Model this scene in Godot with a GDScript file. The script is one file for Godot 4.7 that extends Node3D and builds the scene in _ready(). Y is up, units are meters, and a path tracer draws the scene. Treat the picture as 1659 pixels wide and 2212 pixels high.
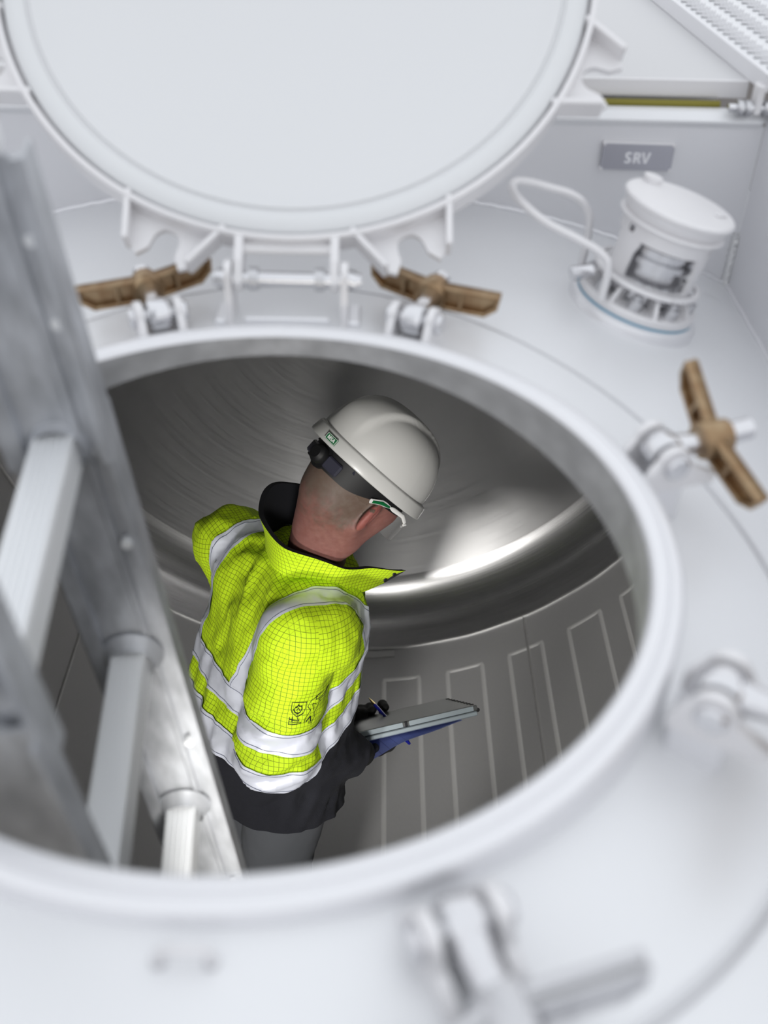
extends Node3D

# ---------------------------------------------------------------- mesh helpers
class MB:
	var st := SurfaceTool.new()
	func _init() -> void:
		st.begin(Mesh.PRIMITIVE_TRIANGLES)
	# corners run counter-clockwise seen from outside; written out clockwise, as Godot wants them
	func tri(a: Vector3, b: Vector3, c: Vector3, g := -1, ua := Vector2.ZERO, ub := Vector2.ZERO, uc := Vector2.ZERO) -> void:
		st.set_smooth_group(g)
		st.set_uv(ua)
		st.add_vertex(a)
		st.set_uv(uc)
		st.add_vertex(c)
		st.set_uv(ub)
		st.add_vertex(b)
	func quad(a: Vector3, b: Vector3, c: Vector3, d: Vector3, g := -1, ua := Vector2.ZERO, ub := Vector2(1, 0), uc := Vector2.ONE, ud := Vector2(0, 1)) -> void:
		tri(a, b, c, g, ua, ub, uc)
		tri(a, c, d, g, ua, uc, ud)
	func out(pts: Array, center: Vector3) -> void:
		var n: Vector3 = (pts[1] - pts[0]).cross(pts[2] - pts[0])
		var m := Vector3.ZERO
		for p in pts:
			m += p
		m /= pts.size()
		if n.dot(m - center) < 0.0:
			pts.reverse()
		for i in range(1, pts.size() - 1):
			tri(pts[0], pts[i], pts[i + 1])
	func box(size: Vector3, xf := Transform3D(), bevel := 0.0) -> void:
		var h := size / 2.0
		var b: float = min(bevel, 0.45 * min(size.x, min(size.y, size.z)))
		var V := func(ax: int, s: Vector3) -> Vector3:
			var q := (h - Vector3.ONE * b) * s
			q[ax] = h[ax] * s[ax]
			return xf * q
		var c := xf.origin
		for ax in 3:
			var u := (ax + 1) % 3
			var w := (ax + 2) % 3
			for s in [-1.0, 1.0]:
				var pts := []
				for k in [[-1, -1], [1, -1], [1, 1], [-1, 1]]:
					var sg := Vector3.ZERO
					sg[ax] = s
					sg[u] = k[0]
					sg[w] = k[1]
					pts.append(V.call(ax, sg))
				out(pts, c)
			if b <= 0.0:
				continue
			for su in [-1.0, 1.0]:
				for sw in [-1.0, 1.0]:
					var s0 := Vector3.ZERO
					s0[ax] = -1
					s0[u] = su
					s0[w] = sw
					var s1 := s0
					s1[ax] = 1
					out([V.call(u, s0), V.call(u, s1), V.call(w, s1), V.call(w, s0)], c)
		if b > 0.0:
			for sx in [-1.0, 1.0]:
				for sy in [-1.0, 1.0]:
					for sz in [-1.0, 1.0]:
						var s := Vector3(sx, sy, sz)
						out([V.call(0, s), V.call(1, s), V.call(2, s)], c)
	# profile of (radius, height) turned about the y axis
	func lathe(prof: Array, n := 48, xf := Transform3D(), a0 := 0.0, a1 := TAU, crease := 0.6) -> void:
		var g := 1
		var len := 0.0
		for i in prof.size() - 1:
			var p: Vector2 = prof[i]
			var q: Vector2 = prof[i + 1]
			if i > 0 and absf(((p - prof[i - 1]) as Vector2).angle_to(q - p)) > crease:
				g += 1
			var l2 := len + p.distance_to(q)
			for j in n:
				var t0 := a0 + (a1 - a0) * j / n
				var t1 := a0 + (a1 - a0) * (j + 1) / n
				var A := xf * Vector3(p.x * sin(t0), p.y, p.x * cos(t0))
				var B := xf * Vector3(p.x * sin(t1), p.y, p.x * cos(t1))
				var C := xf * Vector3(q.x * sin(t1), q.y, q.x * cos(t1))
				var D := xf * Vector3(q.x * sin(t0), q.y, q.x * cos(t0))
				var u0 := float(j) / n
				var u1 := float(j + 1) / n
				if p.x < 1e-6:
					tri(A, C, D, g, Vector2(u0, len), Vector2(u1, l2), Vector2(u0, l2))
				elif q.x < 1e-6:
					tri(A, B, C, g, Vector2(u0, len), Vector2(u1, len), Vector2(u1, l2))
				else:
					quad(A, B, C, D, g, Vector2(u0, len), Vector2(u1, len), Vector2(u1, l2), Vector2(u0, l2))
			len = l2
	func tube(pts: Array, rad, n := 10, caps := true, xf := Transform3D(), flat := Vector2.ONE) -> void:
		var k := pts.size()
		var t0: Vector3 = (pts[1] - pts[0]).normalized()
		var up := Vector3.UP if absf(t0.y) < 0.9 else Vector3.RIGHT
		var nx := up.cross(t0).normalized()
		var rings := []
		for i in k:
			var t: Vector3 = (pts[min(i + 1, k - 1)] - pts[max(i - 1, 0)]).normalized()
			nx = (nx - t * nx.dot(t)).normalized()
			var ny := t.cross(nx)
			var r: float = rad[i] if rad is Array else rad
			var ring := []
			for j in n:
				var a := TAU * j / n
				ring.append(xf * (pts[i] + (nx * cos(a) * flat.x + ny * sin(a) * flat.y) * r))
			rings.append(ring)
		for i in k - 1:
			for j in n:
				var j2 := (j + 1) % n
				quad(rings[i][j], rings[i][j2], rings[i + 1][j2], rings[i + 1][j], 1, Vector2(float(j) / n, i), Vector2(float(j + 1) / n, i), Vector2(float(j + 1) / n, i + 1), Vector2(float(j) / n, i + 1))
		if caps:
			for j in range(1, n - 1):
				tri(rings[0][0], rings[0][j + 1], rings[0][j])
				tri(rings[k - 1][0], rings[k - 1][j], rings[k - 1][j + 1])
	# outline (counter-clockwise in x, y) pushed from z0 to z1
	func slab(poly: Array, z0: float, z1: float, xf := Transform3D()) -> void:
		var pp := PackedVector2Array(poly)
		if Geometry2D.is_polygon_clockwise(pp):
			pp.reverse()
		var ix := Geometry2D.triangulate_polygon(pp)
		for i in range(0, ix.size(), 3):
			var a := pp[ix[i]]
			var b := pp[ix[i + 1]]
			var c := pp[ix[i + 2]]
			if (b - a).cross(c - a) < 0:
				var s := b
				b = c
				c = s
			tri(xf * Vector3(a.x, a.y, z1), xf * Vector3(b.x, b.y, z1), xf * Vector3(c.x, c.y, z1), -1, a, b, c)
			tri(xf * Vector3(a.x, a.y, z0), xf * Vector3(c.x, c.y, z0), xf * Vector3(b.x, b.y, z0), -1, a, c, b)
		for i in pp.size():
			var a := pp[i]
			var b := pp[(i + 1) % pp.size()]
			quad(xf * Vector3(a.x, a.y, z0), xf * Vector3(b.x, b.y, z0), xf * Vector3(b.x, b.y, z1), xf * Vector3(a.x, a.y, z1))
	func grid(f: Callable, nu: int, nv: int, g := 1, flip := false) -> void:
		for i in nu:
			for j in nv:
				var a := Vector2(float(i) / nu, float(j) / nv)
				var b := Vector2(float(i + 1) / nu, float(j) / nv)
				var c := Vector2(float(i + 1) / nu, float(j + 1) / nv)
				var d := Vector2(float(i) / nu, float(j + 1) / nv)
				if flip:
					quad(f.call(a), f.call(d), f.call(c), f.call(b), g, a, d, c, b)
				else:
					quad(f.call(a), f.call(b), f.call(c), f.call(d), g, a, b, c, d)
	func mesh(mat: Material) -> ArrayMesh:
		st.generate_normals()
		var m := st.commit()
		m.surface_set_material(0, mat)
		return m

# a triangle soup with shared corners: what the distance fields turn into
class Soup:
	var v := PackedVector3Array()
	var t := PackedInt32Array()
	var n := PackedVector3Array()
	func normals() -> void:
		n.resize(v.size())
		n.fill(Vector3.ZERO)
		for i in range(0, t.size(), 3):
			var c := (v[t[i + 1]] - v[t[i]]).cross(v[t[i + 2]] - v[t[i]])
			n[t[i]] += c
			n[t[i + 1]] += c
			n[t[i + 2]] += c
		for i in n.size():
			n[i] = n[i].normalized()
	func clip(f: Callable) -> Soup:      # what lies where f >= 0
		var o := Soup.new()
		var val := PackedFloat32Array()
		val.resize(v.size())
		for i in v.size():
			val[i] = f.call(v[i])
		var map := {}
		for i in range(0, t.size(), 3):
			var poly: Array[int] = []
			for k in 3:
				var a := t[i + k]
				var b := t[i + (k + 1) % 3]
				if val[a] >= 0:
					poly.append(keep(o, map, a))
				if (val[a] >= 0) != (val[b] >= 0):
					poly.append(cut(o, map, a, b, val))
			for k in range(1, poly.size() - 1):
				o.t.append(poly[0])
				o.t.append(poly[k])
				o.t.append(poly[k + 1])
		return o
	func keep(o: Soup, map: Dictionary, a: int) -> int:
		if not map.has(a):
			map[a] = o.v.size()
			o.v.append(v[a])
			o.n.append(n[a])
		return map[a]
	func cut(o: Soup, map: Dictionary, a: int, b: int, val: PackedFloat32Array) -> int:
		var key := Vector2i(min(a, b), max(a, b))
		if not map.has(key):
			var w := val[a] / (val[a] - val[b])
			map[key] = o.v.size()
			o.v.append(v[a].lerp(v[b], w))
			o.n.append(n[a].lerp(n[b], w).normalized())
		return map[key]
	func largest() -> Soup:              # the biggest connected piece
		var root := PackedInt32Array()
		root.resize(v.size())
		for i in v.size():
			root[i] = i
		var find := func(x: int) -> int:
			while root[x] != x:
				root[x] = root[root[x]]
				x = root[x]
			return x
		for i in range(0, t.size(), 3):
			var r: int = find.call(t[i])
			root[find.call(t[i + 1])] = r
			root[find.call(t[i + 2])] = r
		var count := {}
		for i in range(0, t.size(), 3):
			var r: int = find.call(t[i])
			count[r] = count.get(r, 0) + 1
		var best := -1
		for k in count:
			if best < 0 or count[k] > count[best]:
				best = k
		var o := Soup.new()
		o.v = v
		o.n = n
		for i in range(0, t.size(), 3):
			if find.call(t[i]) == best:
				o.t.append_array(PackedInt32Array([t[i], t[i + 1], t[i + 2]]))
		return o
	func swollen(d: float) -> Soup:
		var o := Soup.new()
		o.t = t
		o.n = n
		o.v = v.duplicate()
		for i in o.v.size():
			o.v[i] += n[i] * d
		return o
	func mesh(mat: Material, xf := Transform3D(), tints := PackedColorArray()) -> ArrayMesh:
		var inv := xf.affine_inverse()
		var arr := []
		arr.resize(Mesh.ARRAY_MAX)
		var vv := PackedVector3Array()
		var nn := PackedVector3Array()
		vv.resize(v.size())
		nn.resize(v.size())
		for i in v.size():
			vv[i] = inv * v[i]
			nn[i] = (inv.basis * n[i]).normalized()
		var tt := PackedInt32Array()
		tt.resize(t.size())
		for i in range(0, t.size(), 3):
			tt[i] = t[i]
			tt[i + 1] = t[i + 2]
			tt[i + 2] = t[i + 1]
		arr[Mesh.ARRAY_VERTEX] = vv
		arr[Mesh.ARRAY_NORMAL] = nn
		arr[Mesh.ARRAY_INDEX] = tt
		if tints.size() == v.size():
			arr[Mesh.ARRAY_COLOR] = tints
		var m := ArrayMesh.new()
		m.add_surface_from_arrays(Mesh.PRIMITIVE_TRIANGLES, arr)
		m.surface_set_material(0, mat)
		return m

# tapered capsules joined by a smooth minimum
class Field:
	var a := PackedVector3Array()
	var b := PackedVector3Array()
	var ra := PackedFloat32Array()
	var rb := PackedFloat32Array()
	var k := 0.03
	func _init(soft := 0.03) -> void:
		k = soft
	func bone(p: Vector3, q: Vector3, r: float, s: float) -> void:
		a.append(p)
		b.append(q)
		ra.append(r)
		rb.append(s)
	func d(p: Vector3) -> float:
		var out := 1e3
		for i in a.size():
			var ba := b[i] - a[i]
			var pa := p - a[i]
			var h := clampf(pa.dot(ba) / maxf(ba.length_squared(), 1e-9), 0.0, 1.0)
			var e := (pa - ba * h).length() - lerpf(ra[i], rb[i], h)
			var s := maxf(k - absf(out - e), 0.0) / k
			out = minf(out, e) - s * s * k * 0.25
		return out

func nets(f: Callable, lo: Vector3, hi: Vector3, cell: float) -> Soup:
	var N := Vector3i(((hi - lo) / cell).ceil()) + Vector3i.ONE
	var B := 4
	var val := PackedFloat32Array()
	val.resize(N.x * N.y * N.z)
	val.fill(1.0)
	var sy := N.x
	var sz := N.x * N.y
	for bz in range(0, N.z, B):
		for by in range(0, N.y, B):
			for bx in range(0, N.x, B):
				var mid := lo + (Vector3(bx, by, bz) + Vector3.ONE * (B - 1) / 2.0) * cell
				var dm: float = f.call(mid)
				if absf(dm) > cell * B * 1.5 + 0.012:
					if dm < 0:
						for z in range(bz, min(bz + B, N.z)):
							for y in range(by, min(by + B, N.y)):
								for x in range(bx, min(bx + B, N.x)):
									val[x + y * sy + z * sz] = -1.0
					continue
				for z in range(bz, min(bz + B, N.z)):
					for y in range(by, min(by + B, N.y)):
						for x in range(bx, min(bx + B, N.x)):
							val[x + y * sy + z * sz] = f.call(lo + Vector3(x, y, z) * cell)
	var s := Soup.new()
	var id := PackedInt32Array()
	id.resize(val.size())
	id.fill(-1)
	var co := [0, 1, sy, sy + 1, sz, sz + 1, sz + sy, sz + sy + 1]
	var cp: Array[Vector3] = []
	for c in 8:
		cp.append(Vector3(c & 1, (c >> 1) & 1, (c >> 2) & 1))
	for z in N.z - 1:
		for y in N.y - 1:
			for x in N.x - 1:
				var at := x + y * sy + z * sz
				var m := 0
				for c in 8:
					if val[at + co[c]] < 0:
						m |= 1 << c
				if m == 0 or m == 255:
					continue
				var sum := Vector3.ZERO
				var cnt := 0
				for c in 8:
					for ax in 3:
						var c2 := c | (1 << ax)
						if c2 == c:
							continue
						var va := val[at + co[c]]
						var vb := val[at + co[c2]]
						if (va < 0) != (vb < 0):
							sum += cp[c].lerp(cp[c2], va / (va - vb))
							cnt += 1
				id[at] = s.v.size()
				s.v.append(lo + (Vector3(x, y, z) + sum / cnt) * cell)
	var st := [1, sy, sz]
	for z in range(1, N.z - 1):
		for y in range(1, N.y - 1):
			for x in range(1, N.x - 1):
				var at := x + y * sy + z * sz
				for ax in 3:
					var va := val[at]
					var vb := val[at + st[ax]]
					if (va < 0) == (vb < 0):
						continue
					var u: int = st[(ax + 1) % 3]
					var w: int = st[(ax + 2) % 3]
					var q := [id[at - u - w], id[at - w], id[at], id[at - u]]
					if q.min() < 0:
						continue
					if va < 0:
						s.t.append_array(PackedInt32Array([q[0], q[1], q[2], q[0], q[2], q[3]]))
					else:
						s.t.append_array(PackedInt32Array([q[0], q[2], q[1], q[0], q[3], q[2]]))
	s.normals()
	return s

# ---------------------------------------------------------------- scene helpers
var taken := {}
func numbered(called: String) -> String:
	taken[called] = taken.get(called, -1) + 1
	return called if taken[called] == 0 else "%s_%03d" % [called, taken[called]]

func meta(o: Node, label: String, category := "", group := "", kind := "") -> void:
	if label:
		o.set_meta("label", label)
	if category:
		o.set_meta("category", category)
	if group:
		o.set_meta("group", group)
	if kind:
		o.set_meta("kind", kind)

func thing(called: String, label: String, category: String, xf := Transform3D(), group := "", kind := "") -> Node3D:
	var o := Node3D.new()
	o.name = numbered(called)
	add_child(o)
	o.transform = xf
	meta(o, label, category, group, kind)
	return o

func part(m: Mesh, called: String, parent: Node, xf := Transform3D(), label := "") -> MeshInstance3D:
	var o := MeshInstance3D.new()
	o.mesh = m
	o.name = called
	parent.add_child(o, true)
	o.transform = xf
	if label:
		o.set_meta("label", label)
	return o

func copy(o: Node3D, called: String, xf: Transform3D, label: String) -> Node3D:
	var c: Node3D = o.duplicate()
	c.name = numbered(called)
	add_child(c)
	c.transform = xf
	c.set_meta("label", label)
	return c

func at(x: float, y: float, z: float) -> Transform3D:
	return Transform3D(Basis(), Vector3(x, y, z))

func frame(x: Vector3, y: Vector3, o: Vector3) -> Transform3D:   # x kept, y made square to it
	var X := x.normalized()
	var Y := (y - X * y.dot(X)).normalized()
	return Transform3D(Basis(X, Y, X.cross(Y)), o)

func noise(seed_: int, freq: float, size := 512, ramp: Array = [], normal := false, strength := 4.0, octaves := 4) -> NoiseTexture2D:
	var n := FastNoiseLite.new()
	n.seed = seed_
	n.frequency = freq
	n.fractal_octaves = octaves
	var t := NoiseTexture2D.new()
	t.width = size
	t.height = size
	t.seamless = true
	t.noise = n
	if normal:
		t.as_normal_map = true
		t.bump_strength = strength
	if ramp:
		var g := Gradient.new()
		g.set_color(0, ramp[0])
		g.set_color(1, ramp[1])
		t.color_ramp = g
	return t

func mat(c: Color, rough := 0.5, metal := 0.0) -> StandardMaterial3D:
	var m := StandardMaterial3D.new()
	m.albedo_color = c
	m.roughness = rough
	m.metallic = metal
	return m

func grey(v: float) -> Color:
	return Color(v, v, v)

var M := {}
const R_IN := 1.145
const R_OUT := 1.150
const Y_AX := -1.165
const Z_END := 2.1345

func deck_y(x: float) -> float:
	return Y_AX + sqrt(R_OUT * R_OUT - x * x)

func stage_light() -> void:
	var cam := Camera3D.new()
	cam.name = "camera"
	cam.position = Vector3(0.0753, 0.4226, 0.5213)
	cam.basis = Basis.from_euler(Vector3(-0.6684, -0.0149, 0.0256))
	cam.near = 0.02
	cam.far = 100.0
	var ca := CameraAttributesPhysical.new()
	ca.frustum_focal_length = 24.59
	ca.frustum_focus_distance = 2.05
	ca.frustum_near = 0.02
	ca.frustum_far = 100.0
	ca.exposure_aperture = 2.6
	cam.attributes = ca
	add_child(cam)
	var e := Environment.new()
	e.background_mode = Environment.BG_SKY
	e.tonemap_mode = Environment.TONE_MAPPER_LINEAR
	e.tonemap_exposure = 1.0
	e.sdfgi_enabled = true
	e.ssao_enabled = true
	e.ssil_enabled = true
	var sky := Sky.new()
	var sm := ProceduralSkyMaterial.new()
	sm.sky_top_color = Color(0.965, 0.98, 1.0)
	sm.sky_horizon_color = Color(0.95, 0.95, 0.96)
	sm.sky_curve = 0.25
	sm.ground_horizon_color = Color(0.66, 0.65, 0.64)
	sm.ground_bottom_color = Color(0.45, 0.44, 0.44)
	sm.sky_energy_multiplier = 1.06
	sky.sky_material = sm
	e.sky = sky
	var we := WorldEnvironment.new()
	we.name = "surroundings"
	we.environment = e
	add_child(we)

func materials() -> void:
	var fine := noise(11, 0.09, 512, [grey(0.80), grey(1.0)])
	M.deck = mat(Color(0.91, 0.913, 0.92), 0.5, 0.25)
	M.deck.roughness_texture = fine
	M.deck.uv1_triplanar = true
	M.deck.uv1_scale = Vector3.ONE * 5
	M.rim = mat(Color(0.91, 0.91, 0.92), 0.38, 0.5)
	M.neck = mat(Color(0.86, 0.86, 0.865), 0.5, 0.35)
	M.neck.albedo_texture = noise(5, 0.012, 512, [grey(0.80), grey(1.0)])
	M.neck.uv1_triplanar = true
	M.neck.uv1_scale = Vector3.ONE * 4
	M.cast = mat(Color(0.90, 0.895, 0.90), 0.42, 0.3)
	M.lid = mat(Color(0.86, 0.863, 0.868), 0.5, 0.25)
	M.gasket = mat(Color(0.865, 0.87, 0.875), 0.55, 0.0)
	M.black = mat(Color(0.10, 0.10, 0.12), 0.6)
	M.steel = mat(Color(0.86, 0.86, 0.87), 0.22, 1.0)
	M.steel_dull = mat(Color(0.80, 0.80, 0.81), 0.38, 1.0)
	M.bronze = mat(Color(0.70, 0.62, 0.50), 0.38, 0.85)
	M.bronze.albedo_texture = noise(21, 0.02, 256, [Color(0.75, 0.66, 0.6), Color(1, 1, 1)])
	M.bronze.uv1_triplanar = true
	M.bronze.uv1_scale = Vector3.ONE * 9
	M.bulk = mat(Color(0.90, 0.90, 0.91), 0.5, 0.45)
	M.plate = mat(Color(0.74, 0.74, 0.77), 0.42, 0.9)
	M.print = mat(Color(0.93, 0.93, 0.94), 0.7)
	M.sheet = mat(Color(0.82, 0.82, 0.825), 0.5, 0.3)
	M.seal = mat(Color(0.50, 0.47, 0.16), 0.7)
	M.blue = mat(Color(0.42, 0.62, 0.72), 0.6)
	# brushed stainless inside the tank: u runs with the brushing
	M.dish = mat(Color(0.82, 0.82, 0.825), 0.38, 1.0)
	M.dish.anisotropy_enabled = true
	M.dish.anisotropy = -0.55
	M.dish.roughness_texture = noise(31, 0.05, 512, [grey(0.72), grey(1.0)])
	M.dish.uv1_scale = Vector3(0.3, 9, 1)
	M.knuckle = M.dish.duplicate()
	M.knuckle.anisotropy = 0.4
	M.knuckle.roughness = 0.30
	M.barrel = mat(Color(0.83, 0.83, 0.835), 0.74, 1.0)
	M.barrel.anisotropy_enabled = true
	M.barrel.anisotropy = 0.3
	M.barrel.roughness_texture = noise(33, 0.03, 512, [grey(0.82), grey(1.0)])
	M.barrel.uv1_scale = Vector3(3, 30, 1)
	M.weld = mat(Color(0.90, 0.90, 0.90), 0.45, 0.9)
	M.weld.normal_enabled = true
	M.weld.normal_texture = noise(35, 0.05, 256, [], true, 5.0)
	M.weld.uv1_triplanar = true
	M.weld.uv1_scale = Vector3.ONE * 14
	M.ridge = mat(Color(0.97, 0.97, 0.97), 0.7, 0.8)
	# ladder aluminium
	M.alu = mat(Color(0.80, 0.81, 0.83), 0.5, 0.35)
	M.alu.roughness_texture = noise(41, 0.02, 512, [grey(0.75), grey(1.0)])
	M.alu.albedo_texture = noise(42, 0.014, 512, [grey(0.78), grey(1.0)])
	M.alu.uv1_triplanar = true
	M.alu.uv1_scale = Vector3(5, 2, 5)
	M.rung = mat(Color(0.95, 0.955, 0.96), 0.45, 0.3)
	# clothing
	var im := Image.create(288, 288, false, Image.FORMAT_RGB8)
	im.fill(Color(1, 1, 1))
	for i in 4:
		im.fill_rect(Rect2i(i * 72, 0, 7, 288), Color(0.52, 0.56, 0.25))
		im.fill_rect(Rect2i(0, i * 72, 288, 7), Color(0.52, 0.56, 0.25))
	M.hivis = mat(Color(0.78, 0.91, 0.09), 0.8)
	M.hivis.albedo_texture = ImageTexture.create_from_image(im)
	M.hivis.uv1_triplanar = true
	M.hivis.uv1_triplanar_sharpness = 12.0
	M.hivis.uv1_scale = Vector3.ONE / 0.034
	M.navy = mat(Color(0.085, 0.09, 0.125), 0.9)
	M.navy.normal_enabled = true
	M.navy.normal_texture = noise(51, 0.2, 256, [], true, 3.0)
	M.navy.uv1_triplanar = true
	M.navy.uv1_scale = Vector3.ONE * 14
	M.lining = mat(Color(0.085, 0.088, 0.115), 0.95)
	M.tape = mat(Color(0.90, 0.915, 0.97), 0.45, 0.2)
	M.stitch = mat(Color(0.45, 0.47, 0.55), 0.8)
	M.ink = mat(Color(0.06, 0.08, 0.05), 0.8)
	M.trouser = mat(Color(0.33, 0.34, 0.36), 0.9)
	M.boot = mat(Color(0.05, 0.05, 0.05), 0.6)
	M.glove = mat(Color(0.085, 0.085, 0.09), 0.7)
	M.skin = mat(Color(1, 1, 1), 0.6)
	M.skin.vertex_color_use_as_albedo = true
	M.skin.albedo_texture = noise(61, 0.03, 256, [Color(0.86, 0.78, 0.76), Color(1, 1, 1)])
	M.skin.uv1_triplanar = true
	M.skin.uv1_scale = Vector3.ONE * 7
	M.skin.subsurf_scatter_enabled = true
	M.skin.subsurf_scatter_strength = 0.15
	M.hair = mat(Color(0.49, 0.425, 0.375), 0.9)
	M.hair.albedo_texture = noise(62, 0.16, 512, [Color(0.55, 0.5, 0.48), Color(1, 1, 1)])
	M.hair.uv1_triplanar = true
	M.hair.uv1_scale = Vector3.ONE * 9
	M.helmet = mat(Color(0.80, 0.80, 0.795), 0.35)
	M.helmet.clearcoat_enabled = true
	M.helmet.clearcoat = 0.4
	M.helmet.clearcoat_roughness = 0.15
	M.dark_plastic = mat(Color(0.06, 0.06, 0.072), 0.6)
	M.grey_plastic = mat(Color(0.22, 0.22, 0.27), 0.35)
	M.logo = mat(Color(0.0, 0.42, 0.22), 0.5)
	M.white = mat(Color(0.95, 0.95, 0.95), 0.5)
	M.lens = mat(Color(0.95, 0.97, 0.97, 0.12), 0.05)
	M.lens.transparency = BaseMaterial3D.TRANSPARENCY_ALPHA
	M.board = mat(Color(0.62, 0.63, 0.63), 0.33, 0.9)
	M.board_edge = mat(Color(0.74, 0.79, 0.82), 0.4, 0.6)
	M.paper = mat(Color(0.58, 0.63, 0.92), 0.85)
	M.pen = mat(Color(0.10, 0.12, 0.50), 0.3)
	M.brass = mat(Color(0.75, 0.68, 0.48), 0.3, 1.0)
	M.lamp = mat(Color(1, 1, 1), 0.5)  # glowing face of the added lamps
	M.lamp.emission_enabled = true
	M.lamp.emission = Color(1.0, 0.98, 0.95)
	M.lamp.emission_energy_multiplier = 4.0

# ---------------------------------------------------------------- the tank and its top
func cyl(R: float, th: float, z: float) -> Vector3:      # th from the top of the barrel, towards +x
	return Vector3(R * sin(th), Y_AX + R * cos(th), z)

func low(R: float, deg: float, z: float) -> Vector3:     # angle from the bottom of the barrel
	return Vector3(R * sin(deg_to_rad(deg)), Y_AX - R * cos(deg_to_rad(deg)), z)

func shell(R: float, hole: float, m: Material, inward: bool) -> ArrayMesh:
	var mb := MB.new()
	var half := 0.55
	var th0 := asin(half / R)
	var up := func(x: float, z: float) -> Vector3: return Vector3(x, Y_AX + sqrt(R * R - x * x), z)
	var uvp := func(p: Vector3) -> Vector2: return Vector2(p.z, atan2(p.x, p.y - Y_AX) * R)
	var n := 160
	var k := 12
	for i in n:
		for j in k:
			var q := []
			var uv := []
			for e in [[i, j], [i + 1, j], [i + 1, j + 1], [i, j + 1]]:
				var a: float = TAU * e[0] / n
				var dir := Vector2(cos(a), sin(a))
				var edge := half / maxf(absf(dir.x), absf(dir.y))
				var r := lerpf(hole, edge, float(e[1]) / k)
				var p: Vector3 = up.call(clampf(dir.x * r, -half, half), clampf(dir.y * r, -half, half))
				q.append(p)
				uv.append(uvp.call(p))
			if inward:
				mb.quad(q[0], q[1], q[2], q[3], 1, uv[0], uv[1], uv[2], uv[3])
			else:
				mb.quad(q[0], q[3], q[2], q[1], 1, uv[0], uv[3], uv[2], uv[1])
	var strip := func(t0: float, t1: float, z0: float, z1: float, nt: int, nz: int) -> void:
		for i in nt:
			for j in nz:
				var q := []
				var uv := []
				for e in [[i, j], [i + 1, j], [i + 1, j + 1], [i, j + 1]]:
					var t: float = lerpf(t0, t1, float(e[0]) / nt)
					var z: float = lerpf(z0, z1, float(e[1]) / nz)
					q.append(cyl(R, t, z))
					uv.append(Vector2(z, t * R))
				if inward:
					mb.quad(q[0], q[1], q[2], q[3], 1, uv[0], uv[1], uv[2], uv[3])
				else:
					mb.quad(q[0], q[3], q[2], q[1], 1, uv[0], uv[3], uv[2], uv[1])
	strip.call(th0 - 0.003, TAU - th0 + 0.003, -Z_END, Z_END, 200, 40)
	strip.call(-th0 - 0.003, th0 + 0.003, -Z_END, -half + 0.004, 40, 20)
	strip.call(-th0 - 0.003, th0 + 0.003, half - 0.004, Z_END, 40, 20)
	return mb.mesh(m)

func dish_profile(R: float, off: float) -> Array:
	var rk := 0.229
	var rc := 2.29
	var fl := 0.04
	var out := [Vector2(R + off, 0), Vector2(R + off, fl)]
	var hc := fl - sqrt(pow(rc - rk, 2) - pow(R - rk, 2))
	var be := asin((R - rk) / (rc - rk))
	for i in range(1, 17):
		var g := (PI / 2 - be) * i / 16.0
		out.append(Vector2(R - rk + (rk + off) * cos(g), fl + (rk + off) * sin(g)))
	for i in range(1, 25):
		var b := be * (1.0 - i / 24.0)
		out.append(Vector2((rc + off) * sin(b), hc + (rc + off) * cos(b)))
	return out

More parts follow.
